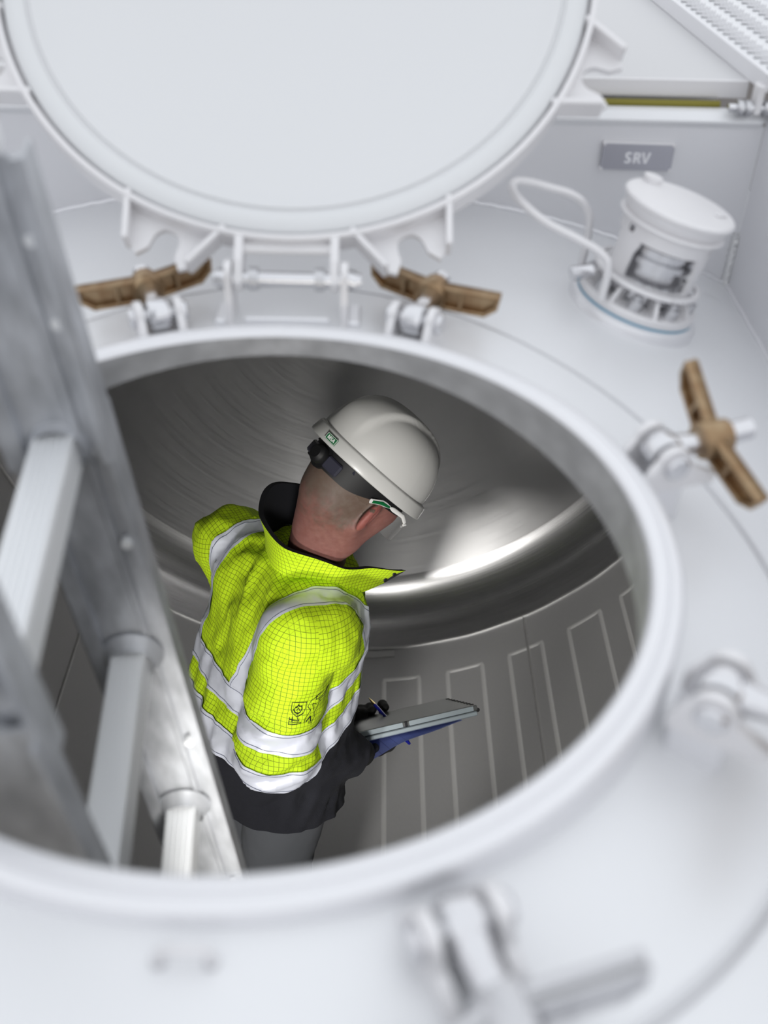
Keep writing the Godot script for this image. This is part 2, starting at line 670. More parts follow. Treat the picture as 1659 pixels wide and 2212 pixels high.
func build_tank() -> void:
	var t := thing("wall_barrel", "cylindrical stainless steel tank shell pierced by the round manhole", "tank", Transform3D(), "", "structure")
	part(shell(R_OUT, 0.262, M.deck, false), "outer_skin", t, Transform3D(), "pale satin outer steel skin round the manhole")
	part(shell(R_IN, 0.250, M.barrel, true), "inner_skin", t, Transform3D(), "brushed grey steel inside of the barrel")
	# dished ends
	for s in [-1.0, 1.0]:
		var e := thing("wall_end", "dished brushed steel end of the tank beyond the man" if s < 0 else "dished steel end closing the tank behind the ladder", "tank end", Transform3D(Basis(Vector3(1, 0, 0), PI / 2 * s), Vector3(0, Y_AX, s * Z_END)), "", "structure")
		var mb := MB.new()
		var pr := dish_profile(R_IN, 0.0)
		mb.lathe(pr.slice(0, 18), 160, Transform3D(), 0, TAU, 2.0)
		part(mb.mesh(M.knuckle), "knuckle", e, Transform3D(), "tightly curved polished outer zone of the dished end")
		mb = MB.new()
		mb.lathe(pr.slice(17), 160, Transform3D(), 0, TAU, 2.0)
		part(mb.mesh(M.dish), "crown", e, Transform3D(), "broad round-brushed crown of the dished end")
		mb = MB.new()
		mb.lathe(dish_profile(R_IN, 0.005), 96, Transform3D(), 0, TAU, 2.0)
		part(mb.mesh(M.deck), "outer_face", e)
		mb = MB.new()
		var ring := []
		for i in 181:
			var a := TAU * i / 180.0
			ring.append(Vector3(R_IN * 0.998 * sin(a), 0.0 + 0.0012 * sin(i * 7.3), R_IN * 0.998 * cos(a)))
		mb.tube(ring, 0.0065, 8, false)
		part(mb.mesh(M.weld), "weld_seam", e, Transform3D(), "bright welded seam joining end and barrel")
	for d in [32.4, -47.0]:
		var mb := MB.new()
		var path := []
		for i in 61:
			path.append(low(R_IN - 0.0005, d, lerpf(-Z_END, Z_END, i / 60.0)))
		mb.tube(path, 0.0055, 8)
		part(mb.mesh(M.weld), "weld_seam", t, Transform3D(), "lengthwise weld along the barrel")
	var ribbon := func(path: Array, width: float, height: float) -> ArrayMesh:
		var mb := MB.new()
		var rows := []
		for i in path.size():
			var p: Vector3 = path[i]
			var tg: Vector3 = (path[min(i + 1, path.size() - 1)] - path[max(i - 1, 0)]).normalized()
			var nr := Vector3(-p.x, Y_AX - p.y, 0).normalized()
			var sd := nr.cross(tg).normalized()
			var row := []
			for k in 7:
				var w := lerpf(-1.0, 1.0, k / 6.0)
				row.append(p + sd * w * width / 2 + nr * (height * (1.0 - w * w) - 0.0004))
			rows.append(row)
		for i in rows.size() - 1:
			for k in 6:
				mb.quad(rows[i][k], rows[i][k + 1], rows[i + 1][k + 1], rows[i + 1][k], 1)
		return mb.mesh(M.ridge)
	for c in [[6.4, 12.5], [17.6, 23.8], [28.8, 34.9], [40.1, 46.4], [50.8, 57.0], [62.0, 68.2]]:
		var path := []
		for i in 21:
			path.append(low(R_IN, c[0], lerpf(1.6, -1.975, i / 20.0)))
		for i in range(0, 7):
			path.append(low(R_IN, lerpf(c[0], c[1], i / 6.0), -1.985))
		for i in 21:
			path.append(low(R_IN, c[1], lerpf(-1.975, 1.6, i / 20.0)))
		part(ribbon.call(path, 0.017, 0.0036), "heating_channel", t, Transform3D(), "raised outline of a long heating channel on the shell")
	var bs := MB.new()
	var strip_at := func(uv: Vector2) -> Vector3: return low(R_IN - 0.004, lerpf(-26.0, 8.3, uv.x), lerpf(-2.122, -2.092, uv.y))
	bs.grid(strip_at, 24, 1, 1)
	bs.grid(func(uv): return low(R_IN - 0.004 * (1.0 - uv.y), lerpf(-26.0, 8.3, uv.x), -2.092), 24, 1, 2)
	bs.grid(func(uv): return low(R_IN - 0.004 * uv.y, 8.3, lerpf(-2.122, -2.092, uv.x)), 1, 1, 3)
	part(bs.mesh(M.weld), "backing_strip", t, Transform3D(), "bright strip tacked along the seam")
	# faint girth weld across the top, at the manhole's middle
	for s in [-1.0, 1.0]:
		var mb := MB.new()
		var path := []
		for i in 31:
			path.append(cyl(R_OUT - 0.0005, s * lerpf(0.235, 0.46, i / 30.0), 0.0))
		mb.tube(path, 0.0022, 6)
		part(mb.mesh(M.deck), "girth_weld", t)
	# reinforcing pad round the manhole
	var pad := MB.new()
	var sad := func(a: float, r: float, dy: float) -> Vector3:
		var x := r * sin(a)
		return Vector3(x, deck_y(x) + dy, -r * cos(a))
	var rows := [[0.268, 0.0035], [0.355, 0.0035], [0.3585, 0.003], [0.361, -0.001]]
	for i in 144:
		for j in rows.size() - 1:
			var a0 := TAU * i / 144.0
			var a1 := TAU * (i + 1) / 144.0
			pad.quad(sad.call(a0, rows[j][0], rows[j][1]), sad.call(a0, rows[j + 1][0], rows[j + 1][1]), sad.call(a1, rows[j + 1][0], rows[j + 1][1]), sad.call(a1, rows[j][0], rows[j][1]), 1)
	part(pad.mesh(M.deck), "reinforcing_pad", t, Transform3D(), "round doubler plate welded about the manhole")
	var cord := MB.new()
	var cp := []
	for i in 145:
		cp.append(sad.call(TAU * i / 144.0, 0.3635, 0.0005))
	cord.tube(cp, 0.0016, 6, false)
	part(cord.mesh(M.steel_dull), "pad_weld", t)
	# manhole neck and lip
	var neck := thing_part("manhole_rim", t, Transform3D())
	meta(neck, "round raised steel rim of the open manhole with a grooved lip")
	var P := [[0.250, "in"], [0.250, -0.004], [0.2512, -0.0012], [0.2535, 0.0], [0.2595, 0.0], [0.2605, -0.0022], [0.2620, -0.0022], [0.2630, -0.0004], [0.2670, -0.0008], [0.2700, -0.003], [0.2712, -0.006], [0.2712, "out"]]
	var pt := func(a: float, k: int) -> Vector3:
		var r: float = P[k][0]
		var x := r * sin(a)
		var y := 0.0
		if P[k][1] is String:
			y = Y_AX + sqrt(pow(R_IN if P[k][1] == "in" else R_OUT - 0.001, 2) - x * x) - 0.001
		else:
			y = P[k][1]
		return Vector3(x, y, -r * cos(a))
	var wall := MB.new()
	var lip := MB.new()
	for i in 192:
		var a0 := TAU * i / 192.0
		var a1 := TAU * (i + 1) / 192.0
		for k in P.size() - 1:
			var g := 1 if k < 4 else (2 if k < 7 else 3)
			(wall if k == 0 else lip).quad(pt.call(a0, k), pt.call(a0, k + 1), pt.call(a1, k + 1), pt.call(a1, k), g)
	part(wall.mesh(M.neck), "neck_wall", neck, Transform3D(), "smudged grey inner wall of the manhole neck")
	part(lip.mesh(M.rim), "lip", neck, Transform3D(), "pale rounded lip with a groove")

func build_spill_box() -> void:
	var zb := -0.610
	# far bulkhead
	var t := thing("wall_bulkhead", "upright steel bulkhead of the spill box behind the lid", "bulkhead", Transform3D(), "", "structure")
	var mb := MB.new()
	var poly := [Vector2(0.487, 0.060), Vector2(-0.487, 0.060)]
	for i in 41:
		var x := lerpf(-0.487, 0.487, i / 40.0)
		poly.append(Vector2(x, deck_y(x) - 0.001))
	mb.slab(poly, zb - 0.006, zb)
	part(mb.mesh(M.bulk), "panel", t)
	mb = MB.new()
	mb.box(Vector3(0.976, 0.017, 0.028), at(0, 0.0665, zb - 0.006), 0.0075)
	part(mb.mesh(M.deck), "folded_edge", t, Transform3D(), "pale folded top edge")
	mb = MB.new()
	var path := []
	for i in 97:
		var x := lerpf(-0.484, 0.484, i / 96.0)
		path.append(Vector3(x, deck_y(x) + 0.001 + 0.0006 * sin(i * 2.7), zb + 0.001))
	mb.tube(path, 0.0038, 7)
	part(mb.mesh(M.rim), "fillet_weld", t)
	# side walls
	for s in [-1.0, 1.0]:
		var w := thing("wall_side", "side wall of the spill box next to the relief valve" if s > 0 else "side wall of the spill box on the ladder side", "wall", Transform3D(), "", "structure")
		mb = MB.new()
		mb.box(Vector3(0.006, 0.20, 1.25), at(s * 0.490, -0.022, 0.015), 0.001)
		part(mb.mesh(M.bulk), "panel", w)
		mb = MB.new()
		path = []
		for i in 65:
			path.append(Vector3(s * 0.486, deck_y(0.486) + 0.001 + 0.0008 * sin(i * 2.1), lerpf(-0.606, 0.63, i / 64.0)))
		mb.tube(path, 0.0035, 7)
		part(mb.mesh(M.rim), "fillet_weld", w)
		mb = MB.new()
		path = []
		for i in 17:
			path.append(Vector3(s * (0.4845 + 0.0008 * sin(i * 3.3)), lerpf(deck_y(0.485), -0.06, i / 16.0), zb + 0.0022 + 0.0008 * sin(i * 2.0)))
		mb.tube(path, 0.0052, 7)
		part(mb.mesh(M.weld), "corner_weld", w, Transform3D(), "rough weld bead up the corner")
	# near bulkhead, under the camera
	var n := thing("wall_near", "upright steel wall closing the spill box on the camera side", "wall", Transform3D(), "", "structure")
	mb = MB.new()
	mb.slab(poly, 0.640, 0.646)
	part(mb.mesh(M.bulk), "panel", n)
	# cover plate and walkway beyond the bulkhead
	var c := thing("cover_plate", "flat pale metal cover plate beyond the bulkhead", "plate")
	mb = MB.new()
	mb.box(Vector3(0.95, 0.004, 0.74), at(-0.005, 0.0965, -1.010), 0.001)
	part(mb.mesh(M.sheet), "sheet", c)
	mb = MB.new()
	mb.box(Vector3(0.95, 0.0185, 0.004), at(-0.005, 0.0895, -0.6405), 0.001)
	part(mb.mesh(M.cast), "folded_front", c)
	mb = MB.new()
	mb.box(Vector3(0.90, 0.075, 0.006), at(-0.005, 0.044, -0.660), 0.001)
	part(mb.mesh(M.bulk), "stiffener", c)
	mb = MB.new()
	mb.tube([Vector3(-0.475, 0.0762, -0.6300), Vector3(0.44, 0.0762, -0.6300)], 0.0042, 8)
	part(mb.mesh(M.seal), "seal_strip", c, Transform3D(), "olive rubber seal in the gap")
	# walkway
	var w2 := thing("walkway", "raised metal walkway of serrated anti-slip plate beside the cover plate", "walkway")
	var ex := func(z: float) -> float: return 0.476 + (z + 0.606) * 0.0909
	mb = MB.new()
	var a: float = ex.call(-0.60)
	var b: float = ex.call(-1.5)
	mb.slab([Vector2(a, 0.60), Vector2(0.98, 0.60), Vector2(0.98, 1.5), Vector2(b, 1.5)], 0.109, 0.113, Transform3D(Basis(Vector3(1, 0, 0), Vector3(0, 0, -1), Vector3(0, 1, 0)), Vector3.ZERO))
	part(mb.mesh(M.deck), "deck_sheet", w2)
	mb = MB.new()
	mb.slab([Vector2(a - 0.004, 0.598), Vector2(a + 0.001, 0.598), Vector2(b + 0.001, 1.5), Vector2(b - 0.004, 1.5)], 0.0990, 0.1165, Transform3D(Basis(Vector3(1, 0, 0), Vector3(0, 0, -1), Vector3(0, 1, 0)), Vector3.ZERO))
	part(mb.mesh(M.bulk), "edge_angle", w2, Transform3D(), "plain upright edge of the walkway")
	mb = MB.new()
	var teeth := [Vector2(-0.0125, 0), Vector2(0.0125, 0)]
	for i in 6:
		var x := 0.0125 - 0.025 * (i + 0.0) / 5.5
		teeth.append(Vector2(x, 0.0050))
		teeth.append(Vector2(x - 0.0024, 0.0022))
	mb.slab(teeth, -0.0012, 0.0012)
	var tooth := mb.mesh(M.steel_dull)
	for i in 32:
		for j in 7:
			var z := -0.615 - i * 0.0193 - (0.0096 if j % 2 == 1 else 0.0)
			var x: float = ex.call(z) + 0.022 + j * 0.0385
			part(tooth, "serrated_tooth", w2, Transform3D(Basis(Vector3(0, 1, 0), 0.15).rotated(Vector3(1, 0, 0), -0.5), Vector3(x, 0.1128, z)))
	# clamp fitting at the plate corner
	var f := thing("corner_clamp", "small bolted clamp at the corner of cover plate and walkway", "clamp", at(0.467, 0.0745, -0.602))
	mb = MB.new()
	mb.box(Vector3(0.008, 0.030, 0.018), at(0.004, 0.016, -0.004), 0.0015)
	part(mb.mesh(M.cast), "lug", f)
	mb = MB.new()
	mb.tube([Vector3(-0.026, 0.007, 0), Vector3(0.030, 0.007, 0)], 0.0042, 10)
	part(mb.mesh(M.steel), "bolt", f)
	for x in [-0.014, -0.006, 0.014]:
		mb = MB.new()
		mb.tube([Vector3(x - 0.0032, 0.007, 0), Vector3(x + 0.0032, 0.007, 0)], 0.0085, 6)
		part(mb.mesh(M.steel_dull), "nut", f)
	# staple on the deck at the near side
	var s := thing("wire_staple", "small steel staple loop standing on the deck at the rim's near side", "staple", at(-0.002, deck_y(0) + 0.003, 0.287))
	mb = MB.new()
	mb.tube([Vector3(-0.0115, 0, 0), Vector3(-0.0115, 0.007, 0), Vector3(-0.009, 0.0105, 0), Vector3(0.009, 0.0105, 0), Vector3(0.0115, 0.007, 0), Vector3(0.0115, 0, 0)], 0.0024, 8)
	part(mb.mesh(M.cast), "loop", s)
	for x in [-0.0115, 0.0115]:
		mb = MB.new()
		mb.tube([Vector3(x, -0.002, 0), Vector3(x, 0.0012, 0)], 0.0038, 8)
		part(mb.mesh(M.steel_dull), "foot", s)
	# name plate
	var p := thing("name_plate", "small grey metal plate stamped SRV on the bulkhead", "plate", Transform3D(Basis(Vector3(0, 0, 1), -0.012), Vector3(0.3555, 0.027, zb)))
	mb = MB.new()
	mb.box(Vector3(0.077, 0.0285, 0.003), at(0, 0, 0.0045), 0.0008)
	part(mb.mesh(M.plate), "plate", p)
	mb = MB.new()
	mb.box(Vector3(0.078, 0.0022, 0.006), at(0, 0.0145, 0.003), 0.0006)
	part(mb.mesh(M.cast), "top_edge", p)
	for x in [-0.0375, 0.0375]:
		for y in [-0.0135, 0.0135]:
			mb = MB.new()
			mb.tube([Vector3(x, y, -0.001), Vector3(x, y, 0.0072)], 0.0019, 8)
			part(mb.mesh(M.cast), "tack_weld", p)
	part(words("SRV", 0.0115, M.print, 0.0006, true), "lettering", p, at(0, -0.001, 0.0062), "pale stamped letters SRV")

func words(s: String, h: float, m: Material, deep: float, bold := false) -> TextMesh:
	var t := TextMesh.new()
	var f := SystemFont.new()
	f.font_names = PackedStringArray(["Droid Sans"])
	if bold:
		f.font_weight = 700
	t.font = f
	t.text = s
	t.font_size = 64
	t.pixel_size = h / 46.0
	t.depth = deep
	t.material = m
	return t

func build_hinge() -> void:
	var t := thing("lid_hinge", "steel hinge with two ears and a long pin between rim and lid", "hinge", at(0, deck_y(0) + 0.003, -0.3008))
	var ay := 0.0235 - deck_y(0) - 0.003
	for s in [-1.0, 1.0]:
		var mb := MB.new()
		var pl := []
		for i in 13:
			var a := PI * i / 12.0
			pl.append(Vector2(0.0125 * cos(a), ay + 0.004 + 0.0125 * sin(a)))
		pl.append(Vector2(-0.017, 0.002))
		pl.append(Vector2(-0.017, -0.006))
		pl.append(Vector2(0.019, -0.006))
		pl.append(Vector2(0.019, 0.002))
		mb.slab(pl, -0.003, 0.003, Transform3D(Basis(Vector3(0, 0, -1), Vector3(0, 1, 0), Vector3(1, 0, 0)), Vector3(s * 0.0490, 0, 0)))
		part(mb.mesh(M.cast), "ear", t)
		mb = MB.new()
		mb.tube([Vector3(s * 0.052, ay, 0), Vector3(s * 0.0585, ay, 0)], 0.0085, 6)
		part(mb.mesh(M.steel), "nut", t)
		mb = MB.new()
		mb.lathe([Vector2(0.0064, -0.004), Vector2(0.0098, -0.004), Vector2(0.0098, 0.004), Vector2(0.0064, 0.004)], 16, Transform3D(Basis(Vector3(0, 0, 1), -PI / 2), Vector3(s * 0.028, ay, 0)))
		part(mb.mesh(M.steel_dull), "collar", t)
		mb = MB.new()
		mb.box(Vector3(0.012, 0.008, 0.034), at(s * 0.0570, 0.0, -0.002), 0.002)
		part(mb.mesh(M.rim), "foot", t)
	var mb2 := MB.new()
	mb2.tube([Vector3(-0.062, ay, 0), Vector3(0.063, ay, 0)], 0.0062, 16)
	part(mb2.mesh(M.steel), "pin", t, Transform3D(), "polished hinge pin")
	mb2 = MB.new()
	mb2.box(Vector3(0.074, 0.010, 0.005), at(0, 0.001, 0.012), 0.0015)
	part(mb2.mesh(M.rim), "stop_bar", t)

func arc(c: Vector2, r: float, a0: float, a1: float, n: int) -> Array:
	var o := []
	for i in n + 1:
		var a := lerpf(a0, a1, float(i) / n)
		o.append(c + Vector2(cos(a), sin(a)) * r)
	return o

func build_lid() -> void:
	var ez := Vector3(0, 0.64897, -0.76081)
	var ey := Vector3(0, -0.76081, -0.64897)
	var xf := Transform3D(Basis(Vector3(1, 0, 0), ey, ez), Vector3(0, 0.22629, -0.52325))
	var t := thing("manhole_cover", "big round pale lid swung open and leaning back on its hinge", "lid", xf)
	# underside is -y
	var mb := MB.new()
	var prof := [Vector2(0.0, 0.034)]
	for i in range(1, 15):
		var r := 0.232 * i / 14.0
		prof.append(Vector2(r, 0.034 - 0.030 * pow(r / 0.232, 2)))
	prof.append_array([Vector2(0.236, 0.0015), Vector2(0.240, 0.0004), Vector2(0.2415, 0.0025), Vector2(0.2435, 0.0025), Vector2(0.245, 0.0)])
	mb.lathe(prof, 128, Transform3D(), 0, TAU, 0.9)
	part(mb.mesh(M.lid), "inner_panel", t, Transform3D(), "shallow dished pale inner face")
	mb = MB.new()
	mb.lathe([Vector2(0.245, 0.0), Vector2(0.247, -0.0012), Vector2(0.2615, -0.0012), Vector2(0.2632, 0.0008), Vector2(0.2634, 0.012)], 128, Transform3D(), 0, TAU, 0.9)
	part(mb.mesh(M.gasket), "gasket", t, Transform3D(), "pale flat sealing ring")
	mb = MB.new()
	mb.lathe([Vector2(0.2634, 0.012), Vector2(0.2662, 0.012), Vector2(0.2664, -0.003), Vector2(0.2670, -0.0045), Vector2(0.2700, -0.0045), Vector2(0.2718, -0.003), Vector2(0.2722, 0.020), Vector2(0.265, 0.024), Vector2(0.250, 0.0235), Vector2(0.0, 0.045)], 128, Transform3D(), 0, TAU, 0.5)
	part(mb.mesh(M.cast), "rim_band", t, Transform3D(), "thin cast rim band")
	for az in [-21.5, 21.5, -69.0, 69.0, -113.0, 113.0, -157.5, 157.5]:
		var lug := thing_part("lug", t, Transform3D(Basis(Vector3(0, 1, 0), -deg_to_rad(az)), Vector3.ZERO))
		# local: outward is -z
		var o := []
		o.append_array([Vector2(-0.043, 0.262), Vector2(0.043, 0.262), Vector2(0.029, 0.300), Vector2(0.0200, 0.3065), Vector2(0.0125, 0.297)])
		var sl := arc(Vector2(0, 0.2875), 0.0118, 0.15, PI - 0.15, 10)
		for k in range(sl.size()):
			o.append(Vector2(sl[k].x, 0.2875 - (sl[k].y - 0.2875)))
		o.append_array([Vector2(-0.0125, 0.297), Vector2(-0.0200, 0.3065), Vector2(-0.029, 0.300)])
		var mb2 := MB.new()
		# x across, outline y is outward, thickness towards the outside of the lid
		mb2.slab(o, -0.020, -0.014, Transform3D(Basis(Vector3(1, 0, 0), Vector3(0, 0, -1), Vector3(0, -1, 0)), Vector3.ZERO))
		part(mb2.mesh(M.cast), "fork_plate", lug)
		for s in [-1.0, 1.0]:
			var mb3 := MB.new()
			var A := Vector3(s * 0.0440, 0, -0.262)
			var Bv := Vector3(s * 0.0290, 0, -0.301)
			var mid := (A + Bv) / 2
			var dirv := (Bv - A).normalized()
			mb3.box(Vector3(0.0055, 0.0235, A.distance_to(Bv) + 0.004), Transform3D(Basis(Vector3(0, 1, 0).cross(dirv), Vector3(0, 1, 0), dirv), mid + Vector3(0, 0.0085, 0)), 0.0012)
			part(mb3.mesh(M.cast), "rib", lug)
	for s in [-1.0, 1.0]:
		var mb4 := MB.new()
		# local outline: outward, up
		mb4.slab([Vector2(0.2640, -0.004), Vector2(0.2900, -0.004), Vector2(0.3085, 0.0015), Vector2(0.3110, 0.0099), Vector2(0.3085, 0.0180), Vector2(0.2900, 0.020), Vector2(0.2640, 0.020)], -0.0035, 0.0035, Transform3D(Basis(Vector3(0, 0, -1), Vector3(0, 1, 0), Vector3(1, 0, 0)), Vector3(s * 0.0405, 0, 0)))
		part(mb4.mesh(M.cast), "hinge_arm", t)
	mb = MB.new()
	mb.box(Vector3(0.084, 0.005, 0.010), at(0, 0.006, -0.2745), 0.0015)
	part(mb.mesh(M.cast), "hinge_web", t)

func thing_part(called: String, parent: Node3D, xf: Transform3D) -> Node3D:
	var o := Node3D.new()
	o.name = called
	parent.add_child(o, true)
	o.transform = xf
	return o

func build_swing_bolts() -> void:
	# local: pivot at the origin, +z away from the manhole, y up
	var labels := ["swing bolt with bronze wing nut beside the hinge, next to the ladder", "swing bolt with bronze wing nut beside the hinge, towards the relief valve", "swing bolt with bronze wing nut standing out beside the rim below the relief valve", "swing bolt with rounded pin head between the bronze wing bolt and the steel wing bolt", "swing bolt with a grey wing handle next to the wire staple"]
	var az := [-21.2, 21.4, 72.5, 117.5, 157.0]
	var wing_turn := [-0.12, 0.10, 0.45, 0.0, 0.15]
	var lift := [0.10, 0.10, 0.10, 0.05, 0.02]
	for i in 5:
		var a := deg_to_rad(az[i])
		var r := 0.2985 if i != 2 else 0.2935
		var dir := Vector3(sin(a), 0, -cos(a))
		var pos := dir * r
		var xf := Transform3D(Basis(Vector3.UP.cross(dir), Vector3.UP, dir), pos)
		var dy: float = -deck_y(pos.x) - 0.003
		var t := thing("swing_bolt", labels[i], "swing bolt", xf, "swing bolts round the manhole")
		for s in [-1.0, 1.0]:
			var mb := MB.new()
			var pl := arc(Vector2(0.0, 0.001), 0.0125, 0.1, PI - 0.2, 10)
			pl.append_array([Vector2(-0.0215, -0.010), Vector2(-0.0215, -0.020), Vector2(0.034, -0.020), Vector2(0.034, -0.012), Vector2(0.016, -0.003)])
			mb.slab(pl, -0.0032, 0.0032, Transform3D(Basis(Vector3(0, 0, 1), Vector3(0, 1, 0), Vector3(-1, 0, 0)), Vector3(s * 0.0165, 0, 0)))
			part(mb.mesh(M.cast), "ear", t)
			mb = MB.new()
			mb.lathe([Vector2(0, -0.0035), Vector2(0.0085, -0.0035), Vector2(0.0092, -0.002), Vector2(0.0092, 0.0008), Vector2(0.0075, 0.0026), Vector2(0, 0.0035)], 18, Transform3D(Basis(Vector3(0, 0, 1), -s * PI / 2), Vector3(s * 0.0222, 0, 0)))
			part(mb.mesh(M.steel), "pin_head", t)
		var blk := MB.new()
		blk.box(Vector3(0.036, dy - 0.012, 0.034), at(0, -0.018 - (dy - 0.012) / 2, -0.004), 0.003)
		part(blk.mesh(M.rim), "mounting_block", t)
		var mb5 := MB.new()
		mb5.tube([Vector3(-0.021, 0, 0), Vector3(0.021, 0, 0)], 0.0058, 12)
		part(mb5.mesh(M.steel_dull), "pin", t)
		var tilt := Transform3D(Basis(Vector3(1, 0, 0), -lift[i]), Vector3.ZERO)
		mb5 = MB.new()
		mb5.lathe([Vector2(0.006, -0.0085), Vector2(0.0125, -0.0085), Vector2(0.0142, -0.006), Vector2(0.0142, 0.006), Vector2(0.0125, 0.0085), Vector2(0.006, 0.0085)], 24, Transform3D(Basis(Vector3(0, 0, 1), PI / 2), Vector3.ZERO))
		mb5.tube([Vector3(0, 0, 0.010), Vector3(0, 0, 0.022), Vector3(0, 0, 0.070)], [0.0105, 0.0082, 0.0080], 14, true, tilt)
		part(mb5.mesh(M.steel), "eye_bolt", t, Transform3D(), "polished eye bolt lying outwards")
		# wing nut
		var bz: float = 0.0455 if i != 2 else 0.040
		var bm: Material = M.bronze if i != 4 else M.steel_dull
		var nut := thing_part("wing_nut", t, tilt * Transform3D(Basis(Vector3(0, 0, 1), wing_turn[i]), Vector3(0, 0, bz)))
		var mb6 := MB.new()
		mb6.lathe([Vector2(0.008, -0.011), Vector2(0.0135, -0.011), Vector2(0.0145, -0.009), Vector2(0.0130, 0.006), Vector2(0.0118, 0.012), Vector2(0.008, 0.012)], 20, Transform3D(Basis(Vector3(1, 0, 0), PI / 2), Vector3.ZERO))
		part(mb6.mesh(bm), "hub", nut)
		for s in [-1.0, 1.0]:
			var w := MB.new()
			var sw := Transform3D(Basis(Vector3(0, 1, 0), -s * 0.16), Vector3.ZERO)
			var mir := Transform3D(Basis(Vector3(s, 0, 0), Vector3(0, 1, 0), Vector3(0, 0, s)), Vector3.ZERO)
			var F := sw * mir
			# web with the outline of a wing, chamfered at its tip
			w.slab([Vector2(0.009, -0.0115), Vector2(0.048, -0.0115), Vector2(0.0585, -0.002), Vector2(0.0600, 0.0115), Vector2(0.009, 0.0115)], -0.0022 * s, 0.0015 * s, F)
			# raised border round the hollow
			for e in [[Vector2(0.009, -0.0095), Vector2(0.0475, -0.0095)], [Vector2(0.0470, -0.0100), Vector2(0.0570, -0.0015)], [Vector2(0.0570, -0.0015), Vector2(0.0582, 0.0095)], [Vector2(0.009, 0.0097), Vector2(0.0582, 0.0097)], [Vector2(0.026, -0.010), Vector2(0.026, 0.010)]]:
				var p0: Vector2 = e[0]
				var p1: Vector2 = e[1]
				var m2 := (p0 + p1) / 2
				var d2 := (p1 - p0)
				var bx := Transform3D(Basis(Vector3(0, 0, 1), d2.angle()), Vector3(m2.x, m2.y, -0.0025 * s))
				w.box(Vector3(d2.length() + 0.0025, 0.0036, 0.0105), F * bx, 0.0008)
			part(w.mesh(bm), "wing", nut)

